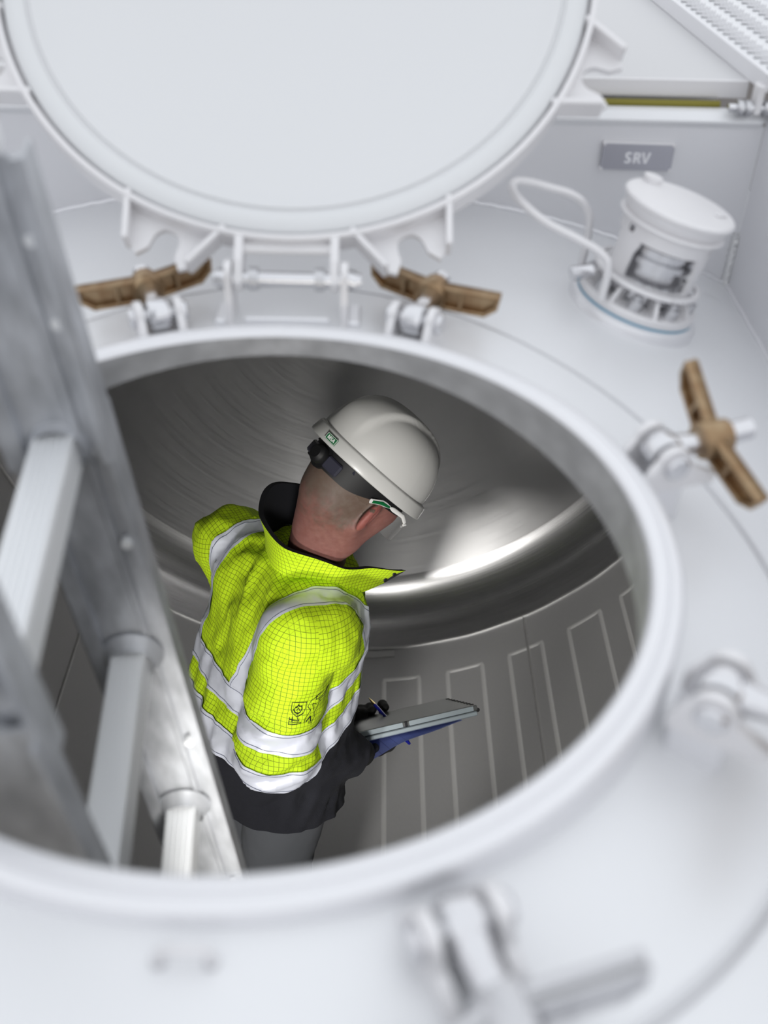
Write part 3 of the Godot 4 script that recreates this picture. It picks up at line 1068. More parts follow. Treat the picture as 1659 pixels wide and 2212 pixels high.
func build_relief_valve() -> void:
	var x0 := 0.331
	var base := Vector3(x0, deck_y(x0), -0.428)
	var n := Vector3(0.262, 0.965, -0.015).normalized()
	var xf := Transform3D(Basis(n.cross(Vector3(0, 0, 1)).normalized(), n, Vector3(0, 0, 1)), base)
	xf.basis.x = Vector3(n.y, -n.x, 0).normalized()
	xf.basis.z = xf.basis.x.cross(xf.basis.y)
	xf.basis = xf.basis.rotated(n, 0.25).scaled_local(Vector3(0.95, 0.90, 0.95))
	var t := thing("relief_valve", "pressure relief valve with caged body, round cap and wire loop", "valve", xf)
	var L := func(prof: Array, called: String, m: Material, lab := "", seg := 40) -> void:
		var mb := MB.new()
		mb.lathe(prof, seg)
		part(mb.mesh(m), called, t, Transform3D(), lab)
	L.call([Vector2(0.070, -0.016), Vector2(0.070, 0.004), Vector2(0.068, 0.008), Vector2(0.064, 0.010), Vector2(0.0, 0.010)], "mounting_flange", M.rim)
	L.call([Vector2(0.0, 0.010), Vector2(0.0632, 0.010), Vector2(0.0632, 0.0120), Vector2(0.0, 0.0120)], "gasket", M.blue, "thin blue gasket line")
	L.call([Vector2(0.036, 0.012), Vector2(0.0625, 0.012), Vector2(0.0635, 0.0135), Vector2(0.0635, 0.020), Vector2(0.0625, 0.0215), Vector2(0.036, 0.0215)], "flange", M.cast)
	L.call([Vector2(0.0, 0.0215), Vector2(0.034, 0.0215), Vector2(0.034, 0.062), Vector2(0.039, 0.064), Vector2(0.039, 0.071), Vector2(0.036, 0.073), Vector2(0.036, 0.076), Vector2(0.038, 0.077), Vector2(0.038, 0.082), Vector2(0.030, 0.084), Vector2(0.030, 0.10), Vector2(0.0, 0.10)], "valve_disc", M.steel, "polished valve disc and seat seen through the window")
	for k in 8:
		var a := TAU * k / 8.0 + 0.2
		var mb := MB.new()
		mb.tube([Vector3(0.051 * sin(a), 0.0215, 0.051 * cos(a)), Vector3(0.051 * sin(a), 0.033, 0.051 * cos(a))], 0.0082, 6)
		mb.tube([Vector3(0.051 * sin(a), 0.033, 0.051 * cos(a)), Vector3(0.051 * sin(a), 0.038, 0.051 * cos(a))], 0.005, 10)
		part(mb.mesh(M.steel_dull), "flange_bolt", t)
		mb = MB.new()
		var a2 := a + TAU / 16
		mb.slab([Vector2(0.036, 0.0215), Vector2(0.062, 0.0215), Vector2(0.060, 0.026), Vector2(0.048, 0.043), Vector2(0.036, 0.043)], -0.002, 0.002, Transform3D(Basis(Vector3(sin(a2), 0, cos(a2)), Vector3(0, 1, 0), Vector3(sin(a2), 0, cos(a2)).cross(Vector3.UP)), Vector3.ZERO))
		part(mb.mesh(M.cast), "rib", t)
	var ringp := []
	for i in 49:
		ringp.append(Vector3(0.0545 * sin(TAU * i / 48.0), 0.0435, 0.0545 * cos(TAU * i / 48.0)))
	var mr := MB.new()
	mr.tube(ringp, 0.0036, 8, false)
	part(mr.mesh(M.cast), "guard_ring", t)
	# cage with four windows, built of wall pieces round the body
	var cage := MB.new()
	var ri := 0.0445
	var ro := 0.0480
	var wall := func(a0: float, a1: float, y0: float, y1: float) -> void:
		var k := int(ceil((a1 - a0) / 0.12))
		cage.lathe([Vector2(ri, y0), Vector2(ro, y0), Vector2(ro, y1), Vector2(ri, y1), Vector2(ri, y0)], k, Transform3D(), a0, a1)
		for e in [a0, a1]:
			var q := [Vector3(ri * sin(e), y0, ri * cos(e)), Vector3(ro * sin(e), y0, ro * cos(e)), Vector3(ro * sin(e), y1, ro * cos(e)), Vector3(ri * sin(e), y1, ri * cos(e))]
			cage.quad(q[0], q[1], q[2], q[3])
	for k in 3:
		var c := 0.95 + TAU * k / 3.0 - 0.25
		var hw := 0.14
		wall.call(c + hw, c + TAU / 3.0 - hw, 0.0865, 0.106)
		wall.call(c - hw, c + hw, 0.0865, 0.0885)
		wall.call(c - hw, c + hw, 0.1005, 0.106)
		# round hole in the square left between them
		for j in 24:
			var q := []
			for e in [[j, 0], [j + 1, 0], [j + 1, 1], [j, 1]]:
				var an: float = TAU * e[0] / 24.0
				var dv := Vector2(cos(an), sin(an))
				var reach: float = 0.0046 if e[1] == 0 else 1.0 / maxf(absf(dv.x) / (hw * ro), absf(dv.y) / 0.006)
				var pa: float = c + dv.x * reach / ro
				var py: float = 0.0945 + dv.y * reach
				q.append([pa, py])
			var at_r := func(e: Array, r: float) -> Vector3: return Vector3(r * sin(e[0]), e[1], r * cos(e[0]))
			cage.quad(at_r.call(q[0], ro), at_r.call(q[3], ro), at_r.call(q[2], ro), at_r.call(q[1], ro))
			cage.quad(at_r.call(q[0], ri), at_r.call(q[1], ri), at_r.call(q[2], ri), at_r.call(q[3], ri))
			cage.quad(at_r.call(q[0], ro), at_r.call(q[1], ro), at_r.call(q[1], ri), at_r.call(q[0], ri))
	wall.call(0.0, TAU, 0.0400, 0.0470)
	for k in 3:
		var c := 0.95 + TAU * k / 3.0 - 0.25
		wall.call(c - 0.29, c + 0.29, 0.046, 0.088)
		for s in [-1.0, 1.0]:
			wall.call(c + s * 0.29 - (0.07 if s < 0 else 0.0), c + s * 0.29 + (0.0 if s < 0 else 0.07), 0.0800, 0.0875)
			wall.call(c + s * 0.29 - (0.035 if s < 0 else 0.0), c + s * 0.29 + (0.0 if s < 0 else 0.035), 0.0750, 0.0815)
	part(cage.mesh(M.cast), "cage", t, Transform3D(), "pale cast cage with wide windows")
	L.call([Vector2(0.0478, 0.102), Vector2(0.0540, 0.1035), Vector2(0.0550, 0.105), Vector2(0.0540, 0.1068), Vector2(0.050, 0.108), Vector2(0.0520, 0.110), Vector2(0.0545, 0.119), Vector2(0.0575, 0.1215), Vector2(0.0575, 0.1245), Vector2(0.055, 0.1265), Vector2(0.0, 0.1285)], "cap", M.cast, "round pale cap", 48)
	var mb7 := MB.new()
	mb7.tube([Vector3(-0.012, 0.127, -0.046), Vector3(-0.012, 0.1325, -0.046)], 0.010, 14)
	part(mb7.mesh(M.cast), "cap_boss", t)
	mb7 = MB.new()
	mb7.box(Vector3(0.014, 0.003, 0.006), Transform3D(Basis(Vector3.UP, 0.3), Vector3(0.036, 0.1285, 0.018)), 0.0008)
	part(mb7.mesh(M.cast), "cap_tab", t)
	# wire loop, laid out in the tank's own axes
	var inv := t.transform.affine_inverse()
	var wp := [Vector3(0.289, -0.030, -0.382), Vector3(0.291, 0.000, -0.384), Vector3(0.284, 0.013, -0.388), Vector3(0.262, 0.023, -0.396), Vector3(0.232, 0.036, -0.402), Vector3(0.210, 0.050, -0.410), Vector3(0.201, 0.057, -0.422), Vector3(0.203, 0.060, -0.436), Vector3(0.216, 0.058, -0.444), Vector3(0.240, 0.051, -0.448), Vector3(0.262, 0.043, -0.452), Vector3(0.277, 0.030, -0.455), Vector3(0.283, 0.010, -0.456), Vector3(0.281, -0.030, -0.456)]
	var cv := Curve3D.new()
	for i in wp.size():
		var d: Vector3 = (wp[min(i + 1, wp.size() - 1)] - wp[max(i - 1, 0)]) / 5.0
		cv.add_point(inv * wp[i], inv.basis * -d, inv.basis * d)
	cv.bake_interval = 0.004
	var bp := []
	for q in cv.get_baked_points():
		bp.append(q)
	mb7 = MB.new()
	mb7.tube(bp, 0.0042, 10)
	part(mb7.mesh(M.cast), "wire_loop", t, Transform3D(), "bent pale rod loop reaching towards the lid")
	mb7 = MB.new()
	var np: Vector3 = inv * Vector3(0.262, -0.016, -0.405)
	mb7.tube([np, np + inv.basis * Vector3(0.02, 0.002, -0.006)], 0.0075, 6)
	part(mb7.mesh(M.steel), "nut", t)

func build_ladder() -> void:
	var P := Vector3(-0.1515, -0.0145, -0.1074)
	var d := Vector3(0.086, -0.995, -0.058).normalized()
	var r := Vector3(0.078, -0.051, 0.996)
	r = (r - d * r.dot(d)).normalized()
	var m := r.cross(d).normalized()      # about +x
	if m.x < 0:
		m = -m
	var w := 0.268
	var s_end := (-2.285 - P.y) / d.y
	# x across the rail, y up the ladder, z from rail to rail
	var B := Basis(m, -d, m.cross(-d))
	var zr: float = 1.0 if B.z.dot(r) > 0 else -1.0
	var foot := P + d * s_end
	var t := thing("ladder", "worn aluminium ladder standing in the manhole with ribbed rungs", "ladder", Transform3D(B, foot))
	var up := func(s: float) -> float: return s_end - s
	for side in 2:
		var z: float = zr * (0.0 if side == 0 else w)
		var inw: float = zr * (1.0 if side == 0 else -1.0)
		var rail := func(called: String, s0: float, s1: float, half: float, deep: float, off: float) -> void:
			# outline of the channel in x, z; web towards the rungs
			var o := []
			var q := [Vector2(-half, -deep), Vector2(-half + 0.003, -deep), Vector2(-half + 0.003, -0.003), Vector2(half - 0.003, -0.003), Vector2(half - 0.003, -deep), Vector2(half, -deep), Vector2(half, 0.0075), Vector2(half - 0.0035, 0.0090), Vector2(half - 0.0085, 0.0085), Vector2(half - 0.0105, 0.0), Vector2(half - 0.018, -0.0006), Vector2(half - 0.020, 0.0025), Vector2(half - 0.024, 0.0025), Vector2(half - 0.026, 0.0), Vector2(-half + 0.0165, 0.0), Vector2(-half + 0.0145, 0.0075), Vector2(-half + 0.0025, 0.0085), Vector2(-half, 0.0065)]
			for e in q:
				o.append(Vector2(e.x, z + inw * (e.y + off)))
			var mb := MB.new()
			mb.slab(o, -up.call(s0), -up.call(s1), Transform3D(Basis(Vector3(1, 0, 0), Vector3(0, 0, 1), Vector3(0, -1, 0)), Vector3.ZERO))
			part(mb.mesh(M.alu), called, t)
		rail.call("rail", -0.02, s_end - 0.002, 0.0376, 0.018, -0.004)
		rail.call("upper_rail", -0.215 if side == 0 else -0.60, 0.012, 0.0385, 0.022, 0.0060)
		var mb := MB.new()
		mb.tube([Vector3(0, up.call(-0.17), z - inw * 0.012), Vector3(0, up.call(-0.62), z - inw * 0.012)], 0.013, 14)
		part(mb.mesh(M.rung), "top_tube", t, Transform3D(), "smooth round tube rising from the rail")
		mb = MB.new()
		mb.lathe([Vector2(0.0132, 0), Vector2(0.020, 0), Vector2(0.0215, 0.003), Vector2(0.0215, 0.014), Vector2(0.019, 0.017), Vector2(0.0132, 0.017)], 20, Transform3D(Basis(), Vector3(0, up.call(-0.212), z - inw * 0.012)))
		part(mb.mesh(M.rung), "tube_collar", t)
		mb = MB.new()
		mb.box(Vector3(0.078, 0.02, 0.05), at(0, 0.010, z), 0.004)
		part(mb.mesh(M.boot), "foot", t, Transform3D(), "dark rubber foot")
		for s in [-0.16, -0.10, 0.10, 0.36, 0.62]:
			mb = MB.new()
			mb.tube([Vector3(0.026, up.call(s), z), Vector3(0.026, up.call(s), z + inw * 0.007)], 0.0045, 10)
			part(mb.mesh(M.rung), "rivet", t)
	for k in range(-1, 10):
		var s := 0.235 * k
		if k < 0:
			continue
		var y: float = up.call(s)
		var mb := MB.new()
		var o := []
		var hw := 0.0148
		o.append_array([Vector2(-hw, -0.013), Vector2(hw, -0.013), Vector2(hw, 0.0125)])
		for i in 6:
			var x0 := hw - 0.0012 - i * 0.00490
			o.append_array([Vector2(x0, 0.0150), Vector2(x0 - 0.0022, 0.0150), Vector2(x0 - 0.0026, 0.0128), Vector2(x0 - 0.0044, 0.0128)])
		o.append(Vector2(-hw, 0.0125))
		var za: float = min(0.0, zr * w) + 0.0005
		var zb: float = max(0.0, zr * w) - 0.0005
		mb.slab(o, za, zb, at(0, y, 0))
		part(mb.mesh(M.rung), "rung", t, Transform3D(), "ribbed pale rung")
		for e in [[0.0, zr], [zr * w, -zr]]:
			mb = MB.new()
			mb.lathe([Vector2(0.027, 0.0), Vector2(0.024, 0.004), Vector2(0.0205, 0.011), Vector2(0.0195, 0.014)], 20, Transform3D(Basis(Vector3(1, 0, 0), PI / 2 * e[1]), Vector3(0, y, e[0])))
			part(mb.mesh(M.alu), "flared_socket", t)

func build_added_lamp(label: String, o: Vector3, aim: Vector3, size: Vector2, energy: float, hang: Vector3, cone: float) -> void:
	# lamp added to brighten the tank inside, out of sight of the manhole
	var xf := Transform3D(Basis.looking_at((aim - o).normalized(), Vector3.UP), o)
	var t := thing("added_lamp", label, "lamp", xf)
	var mb := MB.new()
	mb.box(Vector3(size.x + 0.03, size.y + 0.03, 0.05), at(0, 0, 0.029), 0.008)
	part(mb.mesh(M.dark_plastic), "housing", t)
	mb = MB.new()
	mb.box(Vector3(size.x, size.y, 0.004), at(0, 0, 0.001), 0.001)
	part(mb.mesh(M.lamp), "added_lamp_diffuser", t, Transform3D(), "lit white diffuser of the added lamp")
	mb = MB.new()
	mb.tube([Vector3(0, 0, 0.045), t.transform.affine_inverse() * hang], 0.012, 10)
	part(mb.mesh(M.dark_plastic), "bracket", t)
	# added spot brightening man and dished end, with a soft-edged cone
	var s := SpotLight3D.new()
	s.name = "added_lamp_light"
	s.light_energy = energy
	s.light_color = Color(1.0, 0.99, 0.97)
	s.light_size = 0.12
	s.spot_angle = cone
	s.spot_angle_attenuation = 0.45
	s.spot_range = 12.0
	s.spot_attenuation = 2.0
	s.shadow_enabled = true
	t.add_child(s)
	s.position = Vector3(0, 0, -0.13)

func build_added_lamps() -> void:  # both lamps are added because daylight alone leaves the tank dark
	build_added_lamp("added unseen lamp hung under the shell beside the manhole", LA, TA, Vector2(0.26, 0.20), EA, Vector3(LA.x, Y_AX + sqrt(R_IN * R_IN - LA.x * LA.x) - 0.016, LA.z + 0.04), 28.0)
	build_added_lamp("added unseen lamp on a short stand on the tank floor behind the ladder", LB, TB, Vector2(0.26, 0.20), EB, Vector3(LB.x, Y_AX - sqrt(R_IN * R_IN - LB.x * LB.x) + 0.018, LB.z + 0.05), 21.0)

const LA := Vector3(-0.02, -0.18, 0.62)  # place, aim and energy of the two added, unseen lamps
const TA := Vector3(0.30, -1.36, -2.30)
const EA := 2.0
const LB := Vector3(-0.60, -0.90, 1.25)
const TB := Vector3(0.45, -1.80, -2.40)
const EB := 3.3

# ---------------------------------------------------------------- the man
const HIP := Vector3(-0.156, -1.341, -0.910)
const C7 := Vector3(-0.095, -0.830, -1.041)
const SH_L := Vector3(-0.215, -0.990, -1.150)
const SH_R := Vector3(-0.058, -0.944, -0.840)
const ELB_R := Vector3(-0.104, -1.181, -0.763)
const WR_R := Vector3(0.049, -1.353, -0.904)
const ELB_L := Vector3(-0.115, -1.235, -1.130)
const WR_L := Vector3(0.010, -1.460, -1.125)
const HIP_R := Vector3(-0.107, -1.342, -0.834)
const HIP_L := Vector3(-0.205, -1.343, -0.985)
const KN_R := Vector3(-0.140, -1.778, -0.886)
const KN_L := Vector3(-0.203, -1.773, -1.083)
const AN_R := Vector3(-0.130, -2.189, -0.801)
const AN_L := Vector3(-0.208, -2.189, -1.022)
const HEAD := Vector3(0.036, -0.730, -0.996)
const N1 := Vector3(0.016, -1.351, -0.946)
const N2 := Vector3(0.316, -1.353, -1.042)
const F2 := Vector3(0.265, -1.505, -1.196)

var TL: Vector3       # torso axes: right, up along the lean, forward
var TU: Vector3
var TF: Vector3
var head_xf: Transform3D
var fold := FastNoiseLite.new()
var fold2 := FastNoiseLite.new()

func tp(l: float, u: float, f: float) -> Vector3:
	return HIP + TL * l + TU * u + TF * f

func ell(p: Vector3, c: Vector3, r: Vector3) -> float:
	var q := (p - c) / r
	return (q.length() - 1.0) * min(r.x, min(r.y, r.z))

func smin(a: float, b: float, k: float) -> float:
	var s := maxf(k - absf(a - b), 0.0) / k
	return minf(a, b) - s * s * k * 0.25

func head_d(w: Vector3) -> float:
	var p := head_xf.affine_inverse() * w
	var q := Vector3(absf(p.x), p.y, p.z)
	var d := ell(p, Vector3(0, 0.034, 0.012), Vector3(0.077, 0.092, 0.100))
	var cap := func(a: Vector3, b: Vector3, ra: float, rb: float) -> float:
		var ba := b - a
		var h := clampf((q - a).dot(ba) / ba.length_squared(), 0, 1)
		return (q - a - ba * h).length() - lerpf(ra, rb, h)
	d = smin(d, cap.call(Vector3(0.012, 0.01, -0.045), Vector3(0.008, -0.060, -0.052), 0.054, 0.042), 0.03)
	d = smin(d, cap.call(Vector3(0.050, -0.040, 0.0), Vector3(0.012, -0.092, -0.062), 0.022, 0.022), 0.03)
	var nb := neck_local - Vector3(0.0, -0.03, 0.036)
	var nq := p - Vector3(0.0, -0.03, 0.036)
	var nh := clampf(nq.dot(nb) / nb.length_squared(), 0, 1)
	d = smin(d, (nq - nb * nh).length() - lerpf(0.052, 0.058, nh), 0.03)
	d = smin(d, cap.call(Vector3(0.0, 0.004, -0.098), Vector3(0.0, -0.026, -0.112), 0.007, 0.012), 0.012)
	d = smin(d, cap.call(Vector3(0.0, 0.030, -0.088), Vector3(0.034, 0.028, -0.080), 0.010, 0.008), 0.012)
	d = smin(d, cap.call(Vector3(0.0, -0.058, -0.096), Vector3(0.020, -0.060, -0.088), 0.007, 0.005), 0.008)
	d = maxf(d, -(ell(q, Vector3(0.031, 0.009, -0.103), Vector3(0.016, 0.009, 0.014))))
	d = smin(d, ell(q, Vector3(0.031, 0.009, -0.082), Vector3(0.0125, 0.0125, 0.0125)), 0.003)
	# ear: a tilted disc standing off the head, hollow in front
	var e := q - Vector3(0.083, -0.006, 0.012)
	e = Vector3(e.x * 0.88 - e.z * 0.47, e.y, e.x * 0.47 + e.z * 0.88)
	var ear := ell(e, Vector3.ZERO, Vector3(0.009, 0.033, 0.021))
	ear = maxf(ear, -ell(e, Vector3(0.010, 0.004, -0.003), Vector3(0.008, 0.021, 0.012)))
	d = smin(d, ear, 0.008)
	return d

var neck_local: Vector3

func body_field() -> Field:
	var f := Field.new(0.04)
	for s in [-1.0, 1.0]:
		f.bone(tp(s * 0.05, -0.02, 0), tp(s * 0.055, 0.30, 0.03), 0.100, 0.095)
	f.bone(tp(0, 0.34, 0.05), SH_R - TU * 0.02, 0.060, 0.044)
	f.bone(tp(0, 0.34, 0.05), SH_L - TU * 0.02, 0.060, 0.044)
	f.bone(tp(0.005, 0.35, 0.055), head_xf * Vector3(0, -0.02, 0.030), 0.050, 0.048)
	f.bone(SH_R, ELB_R, 0.052, 0.042)
	f.bone(ELB_R, WR_R, 0.042, 0.030)
	f.bone(SH_L, ELB_L, 0.052, 0.042)
	f.bone(ELB_L, WR_L, 0.042, 0.030)
	f.bone(HIP_R, KN_R, 0.080, 0.055)
	f.bone(HIP_L, KN_L, 0.080, 0.055)
	f.bone(KN_R, AN_R, 0.052, 0.036)
	f.bone(KN_L, AN_L, 0.052, 0.036)
	return f

var jf: Field
var torso_f: Field
var armr_f: Field
var arml_f: Field

func jacket_d(p: Vector3) -> float:
	var d := smin(torso_f.d(p), armr_f.d(p), 0.014)
	d = smin(d, arml_f.d(p), 0.014)
	if absf(d) < 0.04:
		var ar := (ELB_R - SH_R).normalized()
		var s := (p - SH_R).dot(ar)
		var q := p - SH_R - ar * s
		var wr := smoothstep(0.02, -0.02, armr_f.d(p) - torso_f.d(p))
		# cloth: long soft drapes on the body, cross folds gathering at the elbow
		var l := (p - HIP).dot(TL)
		var u := (p - HIP).dot(TU)
		var f := (p - HIP).dot(TF)
		d -= (1.0 - wr) * 0.0085 * fold.get_noise_3d(l * 130 + u * 50, u * 34 - l * 30, f * 120)
		d -= 0.0032 * fold2.get_noise_3d(p.x * 100, p.y * 100, p.z * 100)
		var bend := exp(-pow((s - 0.19) / 0.10, 2))
		d -= wr * (0.0035 + 0.0110 * bend) * fold.get_noise_3d(q.x * 45, s * 190 + q.dot(TF) * 90, q.z * 45)
	return d

func strap(s: Soup, lo: float, hi: float, coord: Callable) -> Soup:
	return s.clip(func(p): return coord.call(p) - lo).clip(func(p): return hi - coord.call(p))

func tape(src: Soup, lo: float, hi: float, coord: Callable, parent: Node3D, base: Transform3D, called := "reflective_tape") -> void:
	var s := strap(src, lo, hi, coord)
	if s.t.size() < 3:
		return
	var o := part(s.swollen(0.0022).mesh(M.tape, base), called, parent, Transform3D(), "silver reflective tape")
	for e in [lo + 0.006, hi - 0.006]:
		var st := strap(src, e - 0.0006, e + 0.0006, coord)
		if st.t.size() >= 3:
			part(st.swollen(0.0027).mesh(M.stitch, base), "stitching", o)

func build_person() -> void:
	TU = (C7 - HIP).normalized()
	TL = (SH_R - SH_L)
	TL = (TL - TU * TL.dot(TU)).normalized()
	TF = TU.cross(TL)
	fold.seed = 4
	fold.frequency = 0.09
	fold.fractal_type = FastNoiseLite.FRACTAL_RIDGED
	fold.fractal_octaves = 2
	fold2.seed = 9
	fold2.frequency = 0.22
	fold2.fractal_octaves = 2
	# head: turned like the chest, bowed forward
	var yaw := deg_to_rad(55.0)
	var hb := Basis(Vector3.UP, -yaw) * Basis(Vector3.RIGHT, -deg_to_rad(52.0)) * Basis(Vector3.BACK, -deg_to_rad(3.0))
	head_xf = Transform3D(hb, HEAD)
	neck_local = head_xf.affine_inverse() * tp(0.005, 0.42, 0.080)
	var base := Vector3(-0.169, -2.297, -0.912)
	var person := thing("person", "man in a yellow high-visibility jacket and white hard hat reading a clipboard", "person", Transform3D(Basis(), base))
	var bx := Transform3D(Basis(), base)
	# body
	var bf := body_field()
	var bl := Vector3(-0.42, -2.28, -1.32)
	var body := nets(func(p): return smin(bf.d(p), head_d(p), 0.02) if p.y < -0.78 else bf.d(p) + 0.03, bl, Vector3(0.16, -0.77, -0.62), 0.013)
	var hs := nets(func(p): return smin(head_d(p), bf.d(p), 0.02), HEAD - Vector3(0.17, 0.15, 0.17), HEAD + Vector3(0.17, 0.17, 0.17), 0.0042)
	var skin := Soup.new()
	skin = body.clip(func(p): return (head_xf.affine_inverse() * p).length() - 0.135)
	var hcut := hs.clip(func(p): return 0.137 - (head_xf.affine_inverse() * p).length())
	var off := skin.v.size()
	skin.v.append_array(hcut.v)
	skin.n.append_array(hcut.n)
	for i in hcut.t:
		skin.t.append(i + off)
	var hinv := head_xf.affine_inverse()
	# skin, and the stubble of the shaved nape as pigment with a grain of its own
	var tint := func(p: Vector3) -> Color:
		var q: Vector3 = hinv * p
		var grain := 0.35 * fold2.get_noise_3d(p.x * 900, p.y * 900, p.z * 900) + 0.45 * fold2.get_noise_3d(p.x * 160, p.y * 160, p.z * 160)
		var w := clampf((q.y + 0.092) / 0.06 + grain, 0.0, 1.0) * clampf((q.z + 0.012 + 0.3 * q.y) / 0.03 + grain, 0.0, 1.0)
		w *= clampf((0.088 - absf(q.x)) / 0.012, 0.0, 1.0)
		var ear := clampf((absf(q.x) - 0.078) / 0.006, 0.0, 1.0)
		var c := Color(0.265, 0.126, 0.110).lerp(Color(0.155, 0.119, 0.098), w)
		return c.lerp(Color(0.38, 0.13, 0.115), ear * 0.7)
	var tints := PackedColorArray()
	for p in skin.v:
		tints.append(tint.call(p))
	var bn := part(skin.mesh(M.skin, bx, tints), "body", person, Transform3D(), "bare neck, ears and bowed head")
	# hair: cropped, under the hat
	var hair := hcut.clip(func(p):
		var q: Vector3 = hinv * p
		var jag := 0.006 * fold2.get_noise_3d(p.x * 220, p.y * 220, p.z * 220) + 0.004 * fold2.get_noise_3d(p.x * 700, p.y * 700, p.z * 700)
		var nape := q.y - 0.006 + jag
		var behind := q.z + 0.6 * maxf(q.y - 0.02, 0.0) - 0.030 + 0.25 * minf(q.y, 0.0) + jag
		return minf(nape, behind + 0.02 * clampf(q.y * 20.0, 0.0, 1.0)))
	part(hair.swollen(0.0012).mesh(M.hair, bx), "hair", bn, Transform3D(), "closely cropped greying brown hair")
	# jacket
	torso_f = Field.new(0.05)
	for s in [-1.0, 1.0]:
		torso_f.bone(tp(s * 0.062, -0.16, 0.050), tp(s * 0.060, 0.08, 0.002), 0.128, 0.132)
		torso_f.bone(tp(s * 0.040, 0.02, 0.045), tp(s * 0.042, 0.31, 0.060), 0.118, 0.106)
		torso_f.bone(tp(s * 0.060, 0.08, 0.0), tp(s * 0.068, 0.33, 0.030), 0.132, 0.122)
	torso_f.bone(tp(0.01, 0.365, 0.045), SH_R + TF * 0.045 - TU * 0.004, 0.088, 0.072)
	torso_f.bone(tp(-0.01, 0.365, 0.045), SH_L + TF * 0.022 - TU * 0.004, 0.088, 0.072)
	torso_f.bone(tp(0, 0.35, 0.055), tp(0.005, 0.400, 0.078), 0.100, 0.080)
	armr_f = Field.new(0.03)
	armr_f.bone(SH_R + TL * 0.004, ELB_R, 0.072, 0.067)
	armr_f.bone(ELB_R, WR_R, 0.063, 0.050)
	arml_f = Field.new(0.03)
	arml_f.bone(SH_L - TL * 0.004, ELB_L, 0.077, 0.068)
	arml_f.bone(ELB_L, WR_L, 0.066, 0.050)
	var js := nets(func(p): return jacket_d(p), Vector3(-0.46, -1.60, -1.36), Vector3(0.17, -0.72, -0.62), 0.0078)
	# openings: hem, cuffs, neck
	var fr := (WR_R - ELB_R).normalized()
	var fl := (WR_L - ELB_L).normalized()
	js = js.clip(func(p): return (p - HIP).dot(TU) + 0.095 - 0.10 * (p - HIP).dot(TL) if armr_f.d(p) > 0.02 and arml_f.d(p) > 0.02 else 1.0)
	js = js.clip(func(p): return maxf(0.245 - (p - ELB_R).dot(fr), armr_f.d(p) - 0.02))
	js = js.clip(func(p): return maxf(0.240 - (p - ELB_L).dot(fl), arml_f.d(p) - 0.02))
	var U := func(p: Vector3) -> float: return (p - HIP).dot(TU) - 0.42 * maxf((p - HIP).dot(TF) + 0.02, 0.0)   # bands climb towards the front
	var is_r := func(p: Vector3) -> float: return torso_f.d(p) - armr_f.d(p) - 0.012
	var is_l := func(p: Vector3) -> float: return torso_f.d(p) - arml_f.d(p) - 0.012
	var arm_r := js.clip(is_r)
	var rest := js.clip(func(p): return -is_r.call(p))
	var arm_l := rest.clip(is_l)
	var trunk := rest.clip(func(p): return -is_l.call(p))
	var jx := Transform3D(Basis(TL, TU, TL.cross(TU)), HIP)
	var lx := bx.affine_inverse() * jx
	var jk := thing_part("jacket", person, lx)
	meta(jk, "yellow grid-weave high-visibility jacket with navy lower part")
	# trunk
	var u2 := 0.095
	part(trunk.clip(func(p): return U.call(p) - u2).mesh(M.hivis, jx), "yellow_body", jk)
	part(trunk.clip(func(p): return u2 - U.call(p)).mesh(M.navy, jx), "navy_hem", jk)
	tape(trunk, u2 - 0.004, u2 + 0.050, U, jk, jx)
	tape(trunk, u2 + 0.088, u2 + 0.140, U, jk, jx)
	var arm_s := func(p: Vector3) -> float: return (p - SH_R).dot((ELB_R - SH_R).normalized())
	var upper := js.clip(func(p): return U.call(p) - (u2 + 0.136)).clip(func(p): return maxf(0.055 - arm_s.call(p), -is_r.call(p)))
	var Lc := func(p: Vector3) -> float:
		var l: float = (p - HIP).dot(TL)
		return l - (0.26 if l > 0.0 else 0.0) * maxf((p - HIP).dot(TU) - 0.21, 0.0)
	tape(upper, 0.080, 0.132, Lc, jk, jx)
	tape(upper, -0.132, -0.080, Lc, jk, jx)
	# sleeves
	var sleeve := func(src: Soup, S: Vector3, E: Vector3, W: Vector3) -> void:
		var ad := (E - S).normalized()
		var fd := (W - E).normalized()
		var sa := func(p: Vector3) -> float: return (p - S).dot(ad)
		var y := func(p: Vector3) -> float: return minf(0.300 - (p - S).dot(ad), 0.070 - (p - E).dot(fd))
		var X := (TL - ad * TL.dot(ad)).normalized()
		var sx := Transform3D(Basis(X, -ad, X.cross(-ad)), S)
		var ys := src.clip(y)
		var sl := thing_part("sleeve", person, bx.affine_inverse() * sx)
		part(ys.mesh(M.hivis, sx), "yellow_sleeve", sl)
		part(src.clip(func(p): return -y.call(p)).largest().mesh(M.navy, sx), "navy_cuff", sl)
		tape(ys, 0.160, 0.211, sa, sl, sx)
		tape(ys, 0.248, 0.300, sa, sl, sx)
	sleeve.call(arm_r, SH_R, ELB_R, WR_R)
	sleeve.call(arm_l, SH_L, ELB_L, WR_L)
	build_collar(jk, jx)
	build_emblem(person, bx)
	# trousers and boots
	var tf := Field.new(0.04)
	tf.bone(HIP + TF * 0.03 + Vector3(0, -0.01, 0), HIP + TF * 0.02 + Vector3(0, -0.04, 0), 0.105, 0.105)
	tf.bone(HIP_R + TF * 0.02 - Vector3(0, 0.03, 0), KN_R, 0.094, 0.078)
	tf.bone(KN_R, AN_R + Vector3(0, 0.0, 0), 0.078, 0.070)
	tf.bone(HIP_L + TF * 0.02 - Vector3(0, 0.03, 0), KN_L, 0.094, 0.078)
	tf.bone(KN_L, AN_L, 0.078, 0.070)
